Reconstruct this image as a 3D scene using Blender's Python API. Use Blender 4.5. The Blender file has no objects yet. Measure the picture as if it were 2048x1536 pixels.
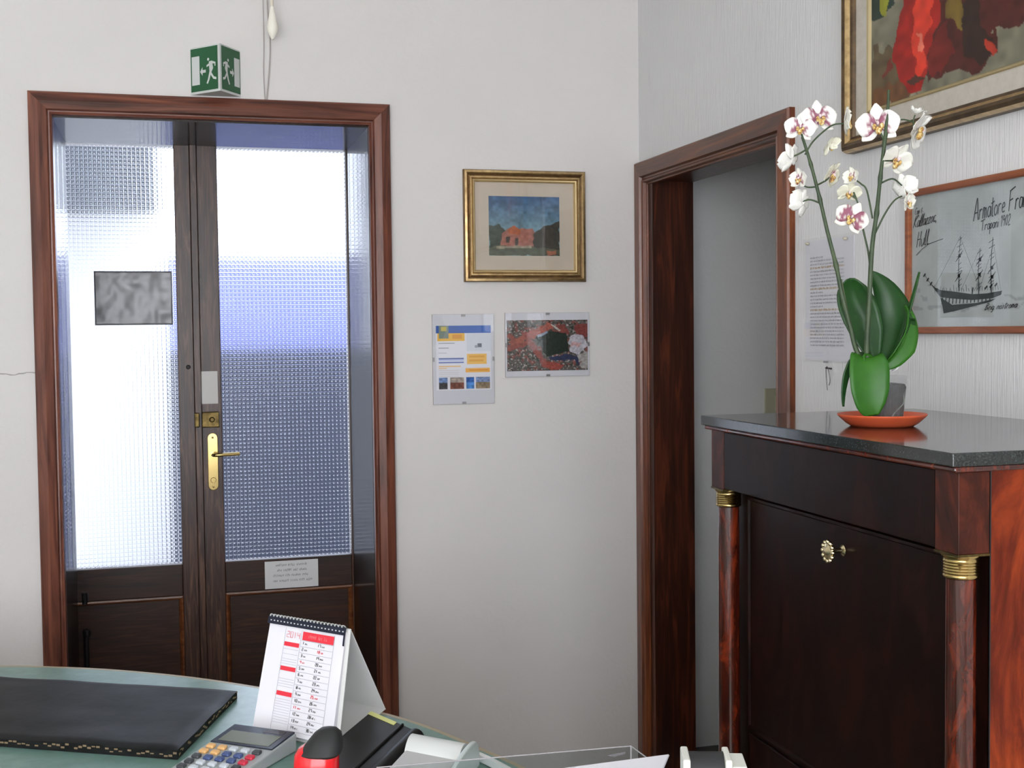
import bpy, bmesh, math, random
import numpy as np
from mathutils import Vector, Matrix
random.seed(7)
PI = math.pi
SC = bpy.context.scene
COL = SC.collection

# ---------------------------------------------------------------- camera
cam_d = bpy.data.cameras.new('camera'); cam = bpy.data.objects.new('camera', cam_d); COL.objects.link(cam)
cam_d.sensor_width = 36.0; cam_d.lens = 2455.7 / 2048 * 36.0
cam_d.clip_start = 0.05; cam_d.clip_end = 200
_yaw, _pit, _rol = map(math.radians, (15.463, -2.471, -0.648))
_f = Vector((math.sin(_yaw) * math.cos(_pit), math.cos(_yaw) * math.cos(_pit), math.sin(_pit)))
_r = Vector((math.cos(_yaw), -math.sin(_yaw), 0)); _u = _r.cross(_f)
_c, _s = math.cos(_rol), math.sin(_rol)
R2 = _c * _r + _s * _u; U2 = -_s * _r + _c * _u
cam.matrix_world = Matrix(((R2.x, U2.x, -_f.x, 0), (R2.y, U2.y, -_f.y, 0), (R2.z, U2.z, -_f.z, 1.52), (0, 0, 0, 1)))
SC.camera = cam

# ---------------------------------------------------------------- world and big lights
w = bpy.data.worlds.new('sky'); SC.world = w; w.use_nodes = True
wn = w.node_tree.nodes; wl = w.node_tree.links
bg = wn['Background']; bg.inputs['Color'].default_value = (0.80, 0.88, 1.0, 1); bg.inputs['Strength'].default_value = 6.0

def area(name, loc, direction, sx, sy, power, color):
    l = bpy.data.lights.new(name, 'AREA'); l.shape = 'RECTANGLE'; l.size = sx; l.size_y = sy
    l.energy = power; l.color = color
    o = bpy.data.objects.new(name, l); COL.objects.link(o); o.location = loc
    o.rotation_euler = Vector(direction).to_track_quat('-Z', 'Y').to_euler()
    return o
# daylight of the wide window behind the camera
area('window_daylight', (-0.85, -1.78, 1.65), (0, 1, 0), 3.0, 2.0, 81, (1.0, 0.962, 0.925))

SC.view_settings.view_transform = 'Standard'; SC.view_settings.look = 'None'
SC.view_settings.gamma = 1; SC.view_settings.exposure = 0.0; SC.view_settings.use_curve_mapping = False
SC.cycles.use_denoising = True
SC.cycles.max_bounces = 10; SC.cycles.transmission_bounces = 10; SC.cycles.transparent_max_bounces = 12
SC.cycles.sample_clamp_indirect = 6; SC.cycles.blur_glossy = 0.5

# ---------------------------------------------------------------- helpers
def srgb(h):
    v = [int(h[i:i + 2], 16) / 255 for i in (0, 2, 4)]
    return tuple((c / 12.92 if c <= 0.04045 else ((c + 0.055) / 1.055) ** 2.4) for c in v)

def tag(o, label=None, cat=None, group=None, kind=None):
    if label: o['label'] = label
    if cat: o['category'] = cat
    if group: o['group'] = group
    if kind: o['kind'] = kind
    return o
OFF = {}
def thing(name, loc, label=None, cat=None, group=None, kind=None):
    o = bpy.data.objects.new(name, None); COL.objects.link(o); o.location = loc; o.empty_display_size = 0.05
    OFF[o] = Vector(loc); return tag(o, label, cat, group, kind)
def obj(name, bm, mat, parent=None, smooth=False, bevel=0, label=None, cat=None, kind=None, group=None, angle=40):
    """bm holds world coordinates"""
    me = bpy.data.meshes.new(name)
    if parent is not None: off = OFF[parent]
    else:
        xs = [v.co for v in bm.verts]
        off = Vector(((min(c.x for c in xs) + max(c.x for c in xs)) / 2, (min(c.y for c in xs) + max(c.y for c in xs)) / 2, min(c.z for c in xs)))
    for v in bm.verts: v.co -= off
    bmesh.ops.recalc_face_normals(bm, faces=bm.faces) if not getattr(bm, 'keepn', False) else None
    if smooth:
        for f in bm.faces: f.smooth = True
    bm.to_mesh(me); bm.free()
    if smooth: me.set_sharp_from_angle(angle=math.radians(angle))
    for m in (mat if isinstance(mat, (list, tuple)) else [mat]): me.materials.append(m)
    o = bpy.data.objects.new(name, me); COL.objects.link(o)
    if parent is not None: o.parent = parent
    else: o.location = off
    OFF[o] = off
    if bevel:
        b = o.modifiers.new('bevel', 'BEVEL'); b.width = bevel; b.segments = 2; b.limit_method = 'ANGLE'; b.angle_limit = math.radians(40)
    return tag(o, label, cat, group, kind)

def BM(): return bmesh.new()
def box(bm, a, b, mi=0):
    x0, y0, z0 = [min(p, q) for p, q in zip(a, b)]; x1, y1, z1 = [max(p, q) for p, q in zip(a, b)]
    v = [bm.verts.new(p) for p in ((x0, y0, z0), (x1, y0, z0), (x1, y1, z0), (x0, y1, z0), (x0, y0, z1), (x1, y0, z1), (x1, y1, z1), (x0, y1, z1))]
    for f in ((0, 3, 2, 1), (4, 5, 6, 7), (0, 1, 5, 4), (1, 2, 6, 5), (2, 3, 7, 6), (3, 0, 4, 7)):
        bm.faces.new([v[i] for i in f]).material_index = mi
    return bm
def B(a, b): return box(BM(), a, b)
def hexa(bm, p8):
    v = [bm.verts.new(p) for p in p8]
    for f in ((0, 3, 2, 1), (4, 5, 6, 7), (0, 1, 5, 4), (1, 2, 6, 5), (2, 3, 7, 6), (3, 0, 4, 7)): bm.faces.new([v[i] for i in f])
    return bm
def prism(bm, pts, n):
    """closed polygon pts (3D) pushed along vector n"""
    n = Vector(n); a = [bm.verts.new(Vector(p)) for p in pts]; b = [bm.verts.new(Vector(p) + n) for p in pts]
    bm.faces.new(a[::-1]); bm.faces.new(b)
    for i in range(len(a)):
        j = (i + 1) % len(a); bm.faces.new((a[i], a[j], b[j], b[i]))
    return bm
def tube(bm, pts, rad, seg=8, cap=True):
    pts = [Vector(p) for p in pts]; n = len(pts)
    if not hasattr(rad, '__len__'): rad = [rad] * n
    rings = []; up = None
    for i, p in enumerate(pts):
        t = (pts[min(i + 1, n - 1)] - pts[max(i - 1, 0)]).normalized()
        if up is None:
            up = Vector((0, 0, 1)) if abs(t.z) < 0.9 else Vector((1, 0, 0))
        s = t.cross(up).normalized(); up = s.cross(t).normalized()
        rings.append([bm.verts.new(p + rad[i] * (math.cos(2 * PI * k / seg) * s + math.sin(2 * PI * k / seg) * up)) for k in range(seg)])
    for i in range(n - 1):
        for k in range(seg):
            bm.faces.new((rings[i][k], rings[i][(k + 1) % seg], rings[i + 1][(k + 1) % seg], rings[i + 1][k]))
    if cap: bm.faces.new(rings[0][::-1]); bm.faces.new(rings[-1])
    return bm
def smoothpts(pts, k=4):
    P = [Vector(p) for p in pts]; out = []
    for i in range(len(P) - 1):
        p0 = P[max(i - 1, 0)]; p1 = P[i]; p2 = P[i + 1]; p3 = P[min(i + 2, len(P) - 1)]
        for j in range(k):
            t = j / k
            out.append(0.5 * ((2 * p1) + (-p0 + p2) * t + (2 * p0 - 5 * p1 + 4 * p2 - p3) * t * t + (-p0 + 3 * p1 - 3 * p2 + p3) * t ** 3))
    out.append(P[-1]); return out
def lathe(bm, prof, c, axis=(0, 0, 1), seg=32):
    """prof: (radius, height) pairs"""
    a = Vector(axis).normalized(); s = a.cross(Vector((0, 0, 1)) if abs(a.z) < 0.9 else Vector((1, 0, 0))).normalized(); t = a.cross(s); c = Vector(c)
    rings = []
    for r, h in prof:
        if r < 1e-6: rings.append([bm.verts.new(c + a * h)])
        else: rings.append([bm.verts.new(c + a * h + r * (math.cos(2 * PI * k / seg) * s + math.sin(2 * PI * k / seg) * t)) for k in range(seg)])
    for A, Bq in zip(rings, rings[1:]):
        for k in range(seg):
            q = (k + 1) % seg
            if len(A) == 1 and len(Bq) == 1: continue
            if len(A) == 1: bm.faces.new((A[0], Bq[q], Bq[k]))
            elif len(Bq) == 1: bm.faces.new((A[k], A[q], Bq[0]))
            else: bm.faces.new((A[k], A[q], Bq[q], Bq[k]))
    if len(rings[0]) > 1 and prof[0] != prof[-1]: bm.faces.new(rings[0][::-1])
    if len(rings[-1]) > 1 and prof[0] != prof[-1]: bm.faces.new(rings[-1])
    return bm
def frame(bm, o, U, V, N, w, h, prof, door=False):
    """mitred moulding round a w x h rectangle at o; prof: (inset, height along N)"""
    o, U, V, N = Vector(o), Vector(U), Vector(V), Vector(N); L = []
    for i, n in prof:
        if door: q = [(i, 0), (i, h - i), (w - i, h - i), (w - i, 0)]
        else: q = [(i, i), (i, h - i), (w - i, h - i), (w - i, i)]
        L.append([bm.verts.new(o + U * a + V * b + N * n) for a, b in q])
    for A, Bq in zip(L, L[1:]):
        for k in range(3 if door else 4):
            j = (k + 1) % 4; bm.faces.new((A[k], A[j], Bq[j], Bq[k]))
    if door:
        bm.faces.new([l[0] for l in L]); bm.faces.new([l[3] for l in L])
    return bm
def ribbon(bm, o, U, V, N, pts, wd, lift=0.0004):
    """flat ink stroke in the plane o,U,V"""
    o, U, V, N = Vector(o), Vector(U), Vector(V), Vector(N); P = [Vector(p) for p in pts]
    if not hasattr(wd, '__len__'): wd = [wd] * len(P)
    prev = None
    for i, p in enumerate(P):
        t = (P[min(i + 1, len(P) - 1)] - P[max(i - 1, 0)]); t = t.normalized() if t.length else Vector((1, 0)); n = Vector((-t.y, t.x)) * wd[i] / 2
        q = [bm.verts.new(o + U * (p.x + s * n.x) + V * (p.y + s * n.y) + N * lift) for s in (-1, 1)]
        if prev: bm.faces.new((prev[0], q[0], q[1], prev[1]))
        prev = q
    return bm

# ---- materials
MC = {}
def mat(name, color=(0.8, 0.8, 0.8), rough=0.5, metal=0.0, coat=0.0, emit=0, trans=0, ior=1.45, spec=0.5, alpha=1, coat_rough=0.05):
    if name in MC: return MC[name]
    m = bpy.data.materials.new(name); m.use_nodes = True; p = m.node_tree.nodes['Principled BSDF']
    if isinstance(color, str): color = srgb(color)
    p.inputs['Base Color'].default_value = (*color, 1); p.inputs['Roughness'].default_value = rough; p.inputs['Metallic'].default_value = metal
    p.inputs['Coat Weight'].default_value = coat; p.inputs['Coat Roughness'].default_value = coat_rough
    p.inputs['Transmission Weight'].default_value = trans; p.inputs['IOR'].default_value = ior
    p.inputs['Specular IOR Level'].default_value = spec; p.inputs['Alpha'].default_value = alpha
    MC[name] = m; return m
def N_(m, t, **kw):
    n = m.node_tree.nodes.new(t)
    for k, v in kw.items():
        if hasattr(n, k): setattr(n, k, v)
        else: n.inputs[k.replace('_', ' ')].default_value = v
    return n
def LK(m, a, b): m.node_tree.links.new(a, b)
def PB(m): return m.node_tree.nodes['Principled BSDF']
def coords(m, scale=(1, 1, 1)):
    tc = N_(m, 'ShaderNodeTexCoord'); mp = N_(m, 'ShaderNodeMapping'); mp.inputs['Scale'].default_value = scale
    LK(m, tc.outputs['Object'], mp.inputs['Vector']); return mp.outputs['Vector']
def ramp(m, src, stops):
    r = N_(m, 'ShaderNodeValToRGB'); e = r.color_ramp.elements
    while len(e) < len(stops): e.new(0.5)
    for k, (p, c) in enumerate(stops):
        e[k].position = p; e[k].color = (*(srgb(c) if isinstance(c, str) else c), 1)
    LK(m, src, r.inputs['Fac']); return r.outputs['Color']
def bump(m, src, strength, dist):
    b = N_(m, 'ShaderNodeBump'); b.inputs['Strength'].default_value = strength; b.inputs['Distance'].default_value = dist
    LK(m, src, b.inputs['Height']); LK(m, b.outputs['Normal'], PB(m).inputs['Normal'])
def noisy(name, stops, scale=(1, 1, 1), nscale=5, detail=6, dist=0, rough=0.5, coat=0, bmp=0, bdist=0.001, metal=0, coat_rough=0.05, spec=0.5, nrough=0.6):
    if name in MC: return MC[name]
    m = mat(name, (0.5, 0.5, 0.5), rough, metal, coat, coat_rough=coat_rough, spec=spec)
    n = N_(m, 'ShaderNodeTexNoise'); n.inputs['Scale'].default_value = nscale; n.inputs['Detail'].default_value = detail
    n.inputs['Distortion'].default_value = dist; n.inputs['Roughness'].default_value = nrough
    LK(m, coords(m, scale), n.inputs['Vector'])
    LK(m, ramp(m, n.outputs['Fac'], stops), PB(m).inputs['Base Color'])
    if bmp: bump(m, n.outputs['Fac'], bmp, bdist)
    return m
def wood(name, dark, midc, light, axis='z', rough=0.35, coat=0.3, sc=1.0, dist=1.2, coat_rough=0.12, bmp=0.15):
    s = {'z': (16 * sc, 16 * sc, 1.1 * sc), 'x': (1.1 * sc, 16 * sc, 16 * sc), 'y': (16 * sc, 1.1 * sc, 16 * sc)}[axis]
    return noisy(name, [(0.28, dark), (0.5, midc), (0.72, light)], s, 2.2, 8, dist, rough, coat, bmp, 0.0006, coat_rough=coat_rough)

def plaster(name, color, kind):
    m = mat(name, color, 0.92, spec=0.2)
    if kind == 'rib':      # vertical combed ribs
        n = N_(m, 'ShaderNodeTexNoise'); n.inputs['Scale'].default_value = 1.0; n.inputs['Detail'].default_value = 5
        LK(m, coords(m, (190, 190, 11)), n.inputs['Vector']); bump(m, n.outputs['Fac'], 0.5, 0.003)
    else:                  # woodchip-like grain
        n = N_(m, 'ShaderNodeTexNoise'); n.inputs['Scale'].default_value = 75; n.inputs['Detail'].default_value = 3
        LK(m, coords(m), n.inputs['Vector']); bump(m, n.outputs['Fac'], 0.35, 0.003)
    n2 = N_(m, 'ShaderNodeTexNoise'); n2.inputs['Scale'].default_value = 1.3; n2.inputs['Detail'].default_value = 3
    LK(m, coords(m), n2.inputs['Vector'])
    c = srgb(color) if isinstance(color, str) else color
    LK(m, ramp(m, n2.outputs['Fac'], [(0.3, tuple(k * 0.96 for k in c)), (0.7, tuple(min(1, k * 1.03) for k in c))]), PB(m).inputs['Base Color'])
    return m
M_wall = plaster('wall_plaster', (0.70, 0.675, 0.655), 'chip')
M_wallr = plaster('ribbed_plaster', (0.715, 0.71, 0.705), 'rib')
M_corr = plaster('corridor_plaster', (0.66, 0.655, 0.63), 'chip')
M_ceil = mat('ceiling_paint', (0.90, 0.89, 0.87), 0.9)
M_wallw = mat('white_wall_paint', (0.88, 0.87, 0.85), 0.9)
M_casing_v = wood('casing_wood_upright', '34180e', '68392a', '88523c', 'z', 0.35, 0.25, coat_rough=0.25)
M_casing_h = wood('casing_wood_level', '34180e', '68392a', '88523c', 'x', 0.35, 0.25, coat_rough=0.25)
M_casing_y = wood('casing_wood_side', '2b1307', '552a12', '754019', 'y', 0.35, 0.25, coat_rough=0.25)
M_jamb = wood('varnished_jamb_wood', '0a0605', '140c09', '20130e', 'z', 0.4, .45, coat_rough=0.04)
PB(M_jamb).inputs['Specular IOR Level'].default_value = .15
M_leafw = wood('walnut_door_wood', '160a06', '3c2318', '6e4e3c', 'z', 0.42, 0.2, sc=1.2, dist=2.5, coat_rough=0.3)
M_leafh = wood('walnut_rail_wood', '150a05', '2f180d', '4a2916', 'x', 0.42, 0.2, sc=1.2, dist=2.0, coat_rough=0.3)
M_brass = mat('brass', (0.50, 0.37, 0.15), 0.2, 1.0)
M_brassold = noisy('aged_brass', [(0.3, (0.04, 0.028, 0.012)), (0.7, (0.17, 0.12, 0.045))], nscale=60, rough=0.4, metal=1.0)
M_gold = noisy('gilt', [(0.3, (0.36, 0.24, 0.11)), (0.7, (0.68, 0.49, 0.25))], nscale=40, rough=0.32, metal=0.9)
M_golddark = noisy('dark_gilt', [(0.3, (0.09, 0.048, 0.02)), (0.7, (0.26, 0.15, 0.06))], nscale=30, rough=0.35, metal=0.5)
M_paper = mat('paper', (0.80, 0.80, 0.82), 0.7)
M_black = mat('black_plastic', (0.012, 0.012, 0.013), 0.35)
M_ink = mat('black_ink', (0.03, 0.035, 0.035), 0.7)
M_greyink = mat('grey_ink', (0.25, 0.26, 0.28), 0.7)
M_redink = mat('red_ink', (0.75, 0.03, 0.05), 0.6)
def glassy(name, color=(1, 1, 1), rough=0.0):
    """thin picture glass: clear with a mirror sheen"""
    if name in MC: return MC[name]
    m = bpy.data.materials.new(name); m.use_nodes = True; nt = m.node_tree; nt.nodes.remove(nt.nodes['Principled BSDF'])
    o = nt.nodes['Material Output']; t = nt.nodes.new('ShaderNodeBsdfTransparent'); g = nt.nodes.new('ShaderNodeBsdfGlossy'); mx = nt.nodes.new('ShaderNodeMixShader'); fr = nt.nodes.new('ShaderNodeMapRange'); lw = nt.nodes.new('ShaderNodeLayerWeight'); pw = nt.nodes.new('ShaderNodeMath'); pw.operation = 'POWER'; pw.inputs[1].default_value = 5
    t.inputs['Color'].default_value = (*color, 1); g.inputs['Roughness'].default_value = rough; lw.inputs['Blend'].default_value = .5; nt.links.new(lw.outputs['Facing'], pw.inputs[0]); nt.links.new(pw.outputs[0], fr.inputs['Value']); fr.inputs['To Min'].default_value = .03; fr.inputs['To Max'].default_value = .6
    nt.links.new(fr.outputs[0], mx.inputs[0]); nt.links.new(t.outputs[0], mx.inputs[1]); nt.links.new(g.outputs[0], mx.inputs[2]); nt.links.new(mx.outputs[0], o.inputs[0])
    MC[name] = m; return m
M_pglass = glassy('picture_glass')
M_acryl = glassy('clear_acrylic', (0.88, 0.9, 0.9), 0.02)

# ---- painted grids (pictures): per-point colour from a numpy array
def attr_mat(name, rough=0.6, coat=0.0, spec=0.4):
    if name in MC: return MC[name]
    m = mat(name, (0.5, 0.5, 0.5), rough, coat=coat, spec=spec); a = N_(m, 'ShaderNodeAttribute', attribute_name='paint')
    LK(m, a.outputs['Color'], PB(m).inputs['Base Color']); return m
def picture(name, o, U, V, w, h, img, parent, m):
    """img: rows from top, linear rgb; a real sheet of paper with its colours printed on it"""
    H_, W_ = img.shape[:2]; me = bpy.data.meshes.new(name); off = OFF[parent] if parent is not None else Vector(o)
    o, U, V = Vector(o) - off, Vector(U), Vector(V)
    co = [(o + U * (w * i / (W_ - 1)) + V * (h * (1 - j / (H_ - 1))))[:] for j in range(H_) for i in range(W_)]
    fa = [(j * W_ + i, (j + 1) * W_ + i, (j + 1) * W_ + i + 1, j * W_ + i + 1) for j in range(H_ - 1) for i in range(W_ - 1)]
    me.from_pydata(co, [], fa); ca = me.color_attributes.new('paint', 'FLOAT_COLOR', 'POINT')
    buf = np.ones((H_ * W_, 4), np.float32); buf[:, :3] = np.clip(img.reshape(-1, 3), 0, 1); ca.data.foreach_set('color', buf.ravel())
    me.materials.append(m); ob = bpy.data.objects.new(name, me); COL.objects.link(ob)
    if parent is not None: ob.parent = parent
    else: ob.location = off
    OFF[ob] = off; return ob
RNG = np.random.default_rng(3)
def vnoise(h, w, cell, seed=0):
    r = np.random.default_rng(seed); gh, gw = int(h / cell) + 3, int(w / cell) + 3; g = r.random((gh, gw))
    y = np.arange(h) / cell; x = np.arange(w) / cell; yi = y.astype(int); xi = x.astype(int); fy = (y - yi)[:, None]; fx = (x - xi)[None]
    fy = fy * fy * (3 - 2 * fy); fx = fx * fx * (3 - 2 * fx)
    a = g[yi][:, xi]; b = g[yi][:, xi + 1]; c = g[yi + 1][:, xi]; d = g[yi + 1][:, xi + 1]
    return (a * (1 - fx) + b * fx) * (1 - fy) + (c * (1 - fx) + d * fx) * fy
def pmask(h, w, pts, soft=0.0, seed=None, amp=0.0):
    """polygon mask; pts in 0..1 (x from left, y from top)"""
    Y, X = np.mgrid[0:h, 0:w]; X = X / (w - 1); Y = Y / (h - 1)
    if seed is not None: X = X + amp * (vnoise(h, w, 7, seed) - .5); Y = Y + amp * (vnoise(h, w, 7, seed + 1) - .5)
    ins = np.zeros((h, w), bool)
    for i in range(len(pts)):
        x0, y0 = pts[i]; x1, y1 = pts[(i + 1) % len(pts)]
        if y0 == y1: continue
        ins ^= ((Y < y0) != (Y < y1)) & (X < x0 + (Y - y0) * (x1 - x0) / (y1 - y0))
    return ins[..., None].astype(float)
def lay(img, mask, col): c = np.array(srgb(col) if isinstance(col, str) else col); return img * (1 - mask) + mask * c

# ================================================================ THE SETTING
XR, YB, ZC = 1.571, 4.0, 3.1
XL, YR = -2.6, -1.8
def struct(name, bm, m, **k):
    return obj(name, bm, m, kind='structure', **k)
# back wall with the deep opening of the glazed double door
bm = BM()
box(bm, (XL, YB, 0), (-0.345, YB + .62, ZC)); box(bm, (0.637, YB, 0), (XR, YB + .62, ZC)); box(bm, (-0.345, YB, 2.192), (0.637, YB + .62, ZC))
struct('wall_back', bm, M_wall)
# right wall (thin), with the open passage beside the corner
bm = BM()
box(bm, (XR, YR, 0), (XR + .145, 2.955, ZC)); box(bm, (XR, 2.955, 2.03), (XR + .145, 3.885, ZC)); box(bm, (XR, 3.885, 0), (XR + .145, YB, ZC))
struct('wall_right', bm, M_wallr)
struct('wall_left', B((XL - .2, YR - .2, 0), (XL, YB + .62, ZC)), M_wallw)
# rear wall around the window
bm = BM(); wx0, wx1, wz0, wz1 = -2.4, 0.7, 0.6, 2.7
box(bm, (XL, YR - .2, 0), (wx0, YR, ZC)); box(bm, (wx1, YR - .2, 0), (XR + .145, YR, ZC)); box(bm, (wx0, YR - .2, 0), (wx1, YR, wz0)); box(bm, (wx0, YR - .2, wz1), (wx1, YR, ZC))
struct('wall_rear', bm, M_wallw)
wf = thing('window_1', ((wx0 + wx1) / 2, YR - .1, wz0), kind='structure')
bm = BM()
for x in (wx0 + .03, (wx0 + wx1) / 2, wx1 - .03): box(bm, (x - .03, YR - .13, wz0), (x + .03, YR - .07, wz1))
for z in (wz0 + .03, wz1 - .03): box(bm, (wx0, YR - .13, z - .03), (wx1, YR - .07, z + .03))
obj('window_frame', bm, mat('white_window_paint', (.7, .7, .68), .5), wf)
obj('window_pane', B((wx0 + .05, YR - .102, wz0 + .05), (wx1 - .05, YR - .098, wz1 - .05)), M_pglass, wf)
struct('ceiling', B((XL, YR, ZC), (XR + .145, YB + .62, ZC + .15)), M_ceil)
M_floor = noisy('floor_tile', [(0.3, 'a09284'), (0.7, 'bcae9e')], nscale=9, rough=0.35)
struct('floor', B((XL, YR, -.1), (XR + .145, YB + .62, 0)), M_floor)
# the passage behind the right wall
struct('wall_corridor_back', B((XR + .145, 4.07, 0), (3.4, 4.3, 2.9)), M_corr)
struct('wall_corridor_side', B((3.4, 1.6, 0), (3.6, 4.3, 2.9)), M_corr)
struct('wall_corridor_front', B((XR + .145, 1.4, 0), (3.6, 1.6, 2.9)), M_corr)
struct('ceiling_corridor', B((XR + .145, 1.6, 2.75), (3.4, 4.07, 2.9)), M_corr)
struct('floor_corridor', B((XR + .145, 1.6, -.1), (3.4, 4.07, 0)), mat('dark_corridor_floor', (.03, .028, .026), .35))

# casing of the glazed door (mitred, with a small inner lip)
prof = [(0, 0), (0, .018), (.004, .022), (.030, .030), (.052, .022), (.056, .012), (.060, .012), (.068, .016), (.070, 0.002), (.070, -.02)]
bmv = BM(); frame(bmv, (-.402, YB, 0), (1, 0, 0), (0, 0, 1), (0, -1, 0), 1.102, 2.260, prof, door=True)
cas = obj('trim_1', bmv, [M_casing_v, M_casing_h], kind='structure')
for p in cas.data.polygons:
    c = p.center + cas.location
    if c.z > 2.26 - .07 and abs(p.normal.x) < .3 and (-.402 + (2.26 - c.z)) < c.x < (.70 - (2.26 - c.z)): p.material_index = 1
# varnished lining of the deep reveal
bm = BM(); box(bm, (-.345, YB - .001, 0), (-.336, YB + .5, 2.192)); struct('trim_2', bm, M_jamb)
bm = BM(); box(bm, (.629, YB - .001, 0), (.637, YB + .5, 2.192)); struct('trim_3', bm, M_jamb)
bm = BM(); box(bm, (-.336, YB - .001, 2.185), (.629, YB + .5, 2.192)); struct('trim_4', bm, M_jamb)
# casing of the passage in the right wall
prof2 = [(0, 0), (0, .016), (.004, .022), (.052, .024), (.056, .014), (.062, .014), (.066, .020), (.072, .018), (.075, .006), (.080, .006), (.082, -.002)]
bm = BM(); frame(bm, (XR, 3.995, 0), (0, -1, 0), (0, 0, 1), (-1, 0, 0), 3.995 - 2.897, 2.092, prof2, door=True)
c5 = obj('trim_5', bm, [wood('orange_casing_wood', '2e1206', '66300f', '8a4a20', 'z', .35, .25, coat_rough=.25), M_casing_y], kind='structure')
for p in c5.data.polygons:
    c = p.center + c5.location
    if c.z > 2.0 and abs(p.normal.y) < .3 and 2.897 + (2.092 - c.z) < c.y < 3.995 - (2.092 - c.z): p.material_index = 1
M_dk = wood('dark_jamb_wood', '160805', '37170a', '66301a', 'z', 0.4, 0.2, sc=1.1, coat_rough=.3)
bm = BM(); box(bm, (XR - .0015, 3.876, 0), (XR + .147, 3.916, 2.025)); struct('trim_6', bm, M_dk)
bm = BM(); box(bm, (XR, 2.955, 0), (XR + .147, 2.964, 2.03)); struct('trim_7', bm, M_dk)
bm = BM(); box(bm, (XR, 2.964, 2.018), (XR + .147, 3.876, 2.03)); struct('trim_8', bm, M_dk)

# ---------------------------------------------------------------- glazed double door
def pebble_glass():
    m = bpy.data.materials.new('squared_textured_glass'); m.use_nodes = True; p = PB(m)
    p.inputs['Base Color'].default_value = (0.93, 0.95, 1.0, 1); p.inputs['Roughness'].default_value = 0.09; p.inputs['IOR'].default_value = 1.45; p.inputs['Transmission Weight'].default_value = 1
    tc = N_(m, 'ShaderNodeTexCoord'); sp = N_(m, 'ShaderNodeSeparateXYZ'); LK(m, tc.outputs['Object'], sp.inputs[0])
    outs = []
    for ax in ('X', 'Z'):
        a = N_(m, 'ShaderNodeMath', operation='MULTIPLY'); a.inputs[1].default_value = PI / 0.0145; LK(m, sp.outputs[ax], a.inputs[0])
        s = N_(m, 'ShaderNodeMath', operation='SINE'); LK(m, a.outputs[0], s.inputs[0])
        b = N_(m, 'ShaderNodeMath', operation='ABSOLUTE'); LK(m, s.outputs[0], b.inputs[0])
        q = N_(m, 'ShaderNodeMath', operation='POWER'); q.inputs[1].default_value = 0.5; LK(m, b.outputs[0], q.inputs[0]); outs.append(q.outputs[0])
    mu = N_(m, 'ShaderNodeMath', operation='MULTIPLY'); LK(m, outs[0], mu.inputs[0]); LK(m, outs[1], mu.inputs[1])
    bump(m, mu.outputs[0], 1.0, 0.0016)
    return m
M_peb = pebble_glass()
YD = 4.5
door = thing('door_1', (.14, YD + .02, 0), kind='structure')
def leaf(x0, x1, gx0, gx1, px0, px1):
    bm = BM(); T = .042
    box(bm, (x0, YD, .015), (gx0, YD + T, 2.24)); box(bm, (gx1, YD, .015), (x1, YD + T, 2.24))
    box(bm, (gx0, YD, 2.20), (gx1, YD + T, 2.24))
    st = obj('door_leaf', bm, M_leafw, door, bevel=.003)
    bm = BM(); box(bm, (gx0, YD + .001, .015), (gx1, YD + T - .001, .12)); box(bm, (gx0, YD + .001, .590), (gx1, YD + T - .001, .703)); obj('door_rail', bm, M_leafh, st, bevel=.003)
    bm = BM(); box(bm, (gx0, YD + .012, .12), (gx1, YD + T - .010, .590)); obj('door_panel', bm, M_leafh, st)
    bm = BM(); frame(bm, (gx0, YD + .012, .12), (1, 0, 0), (0, 0, 1), (0, -1, 0), gx1 - gx0, .47, [(0, .0), (0, .013), (.006, .015), (.012, .010), (.016, .001)])
    obj('panel_moulding', bm, wood('moulding_wood', '3a1d0e', '6a3a1f', '8a5733', 'x', .3, .5), st)
    bm = BM(); box(bm, (gx0 - .004, YD + .014, .699), (gx1 + .004, YD + .020, 2.205)); obj('glass_pane', bm, M_peb, st, label='squared textured glass pane')
    return st
LL = leaf(-.40, .084, -.385, .020, 0, 0)
LR = leaf(.088, .64, .168, .625, 0, 0)
bm = BM(); prism(bm, [(.072, YD, .02), (.076, YD - .012, .02), (.096, YD - .012, .02), (.100, YD, .02)], (0, 0, 2.2)); obj('meeting_bead', bm, M_leafw, LR)
# round hole plug and little plugs on the left stile
bm = BM(); lathe(bm, [(0, .003), (.006, .003), (.008, 0)], (.055, YD, 1.405), (0, -1, 0), 16); obj('screw_plug', bm, mat('plug_dark', (.01, .008, .007), .6), LL, smooth=True)
# old rim lock across the joint
bm = BM(); box(bm, (.072, YD - .030, 1.192), (.089, YD, 1.243)); box(bm, (.097, YD - .026, 1.190), (.158, YD, 1.245))
lk = obj('rim_lock', bm, M_brassold, LR, bevel=.003)
bm = BM(); lathe(bm, [(0.0, .013), (.006, .013), (.009, .007), (.010, 0)], (.132, YD - .026, 1.218), (0, -1, 0), 20); obj('lock_knob', bm, M_brassold, LR, smooth=True)
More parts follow.
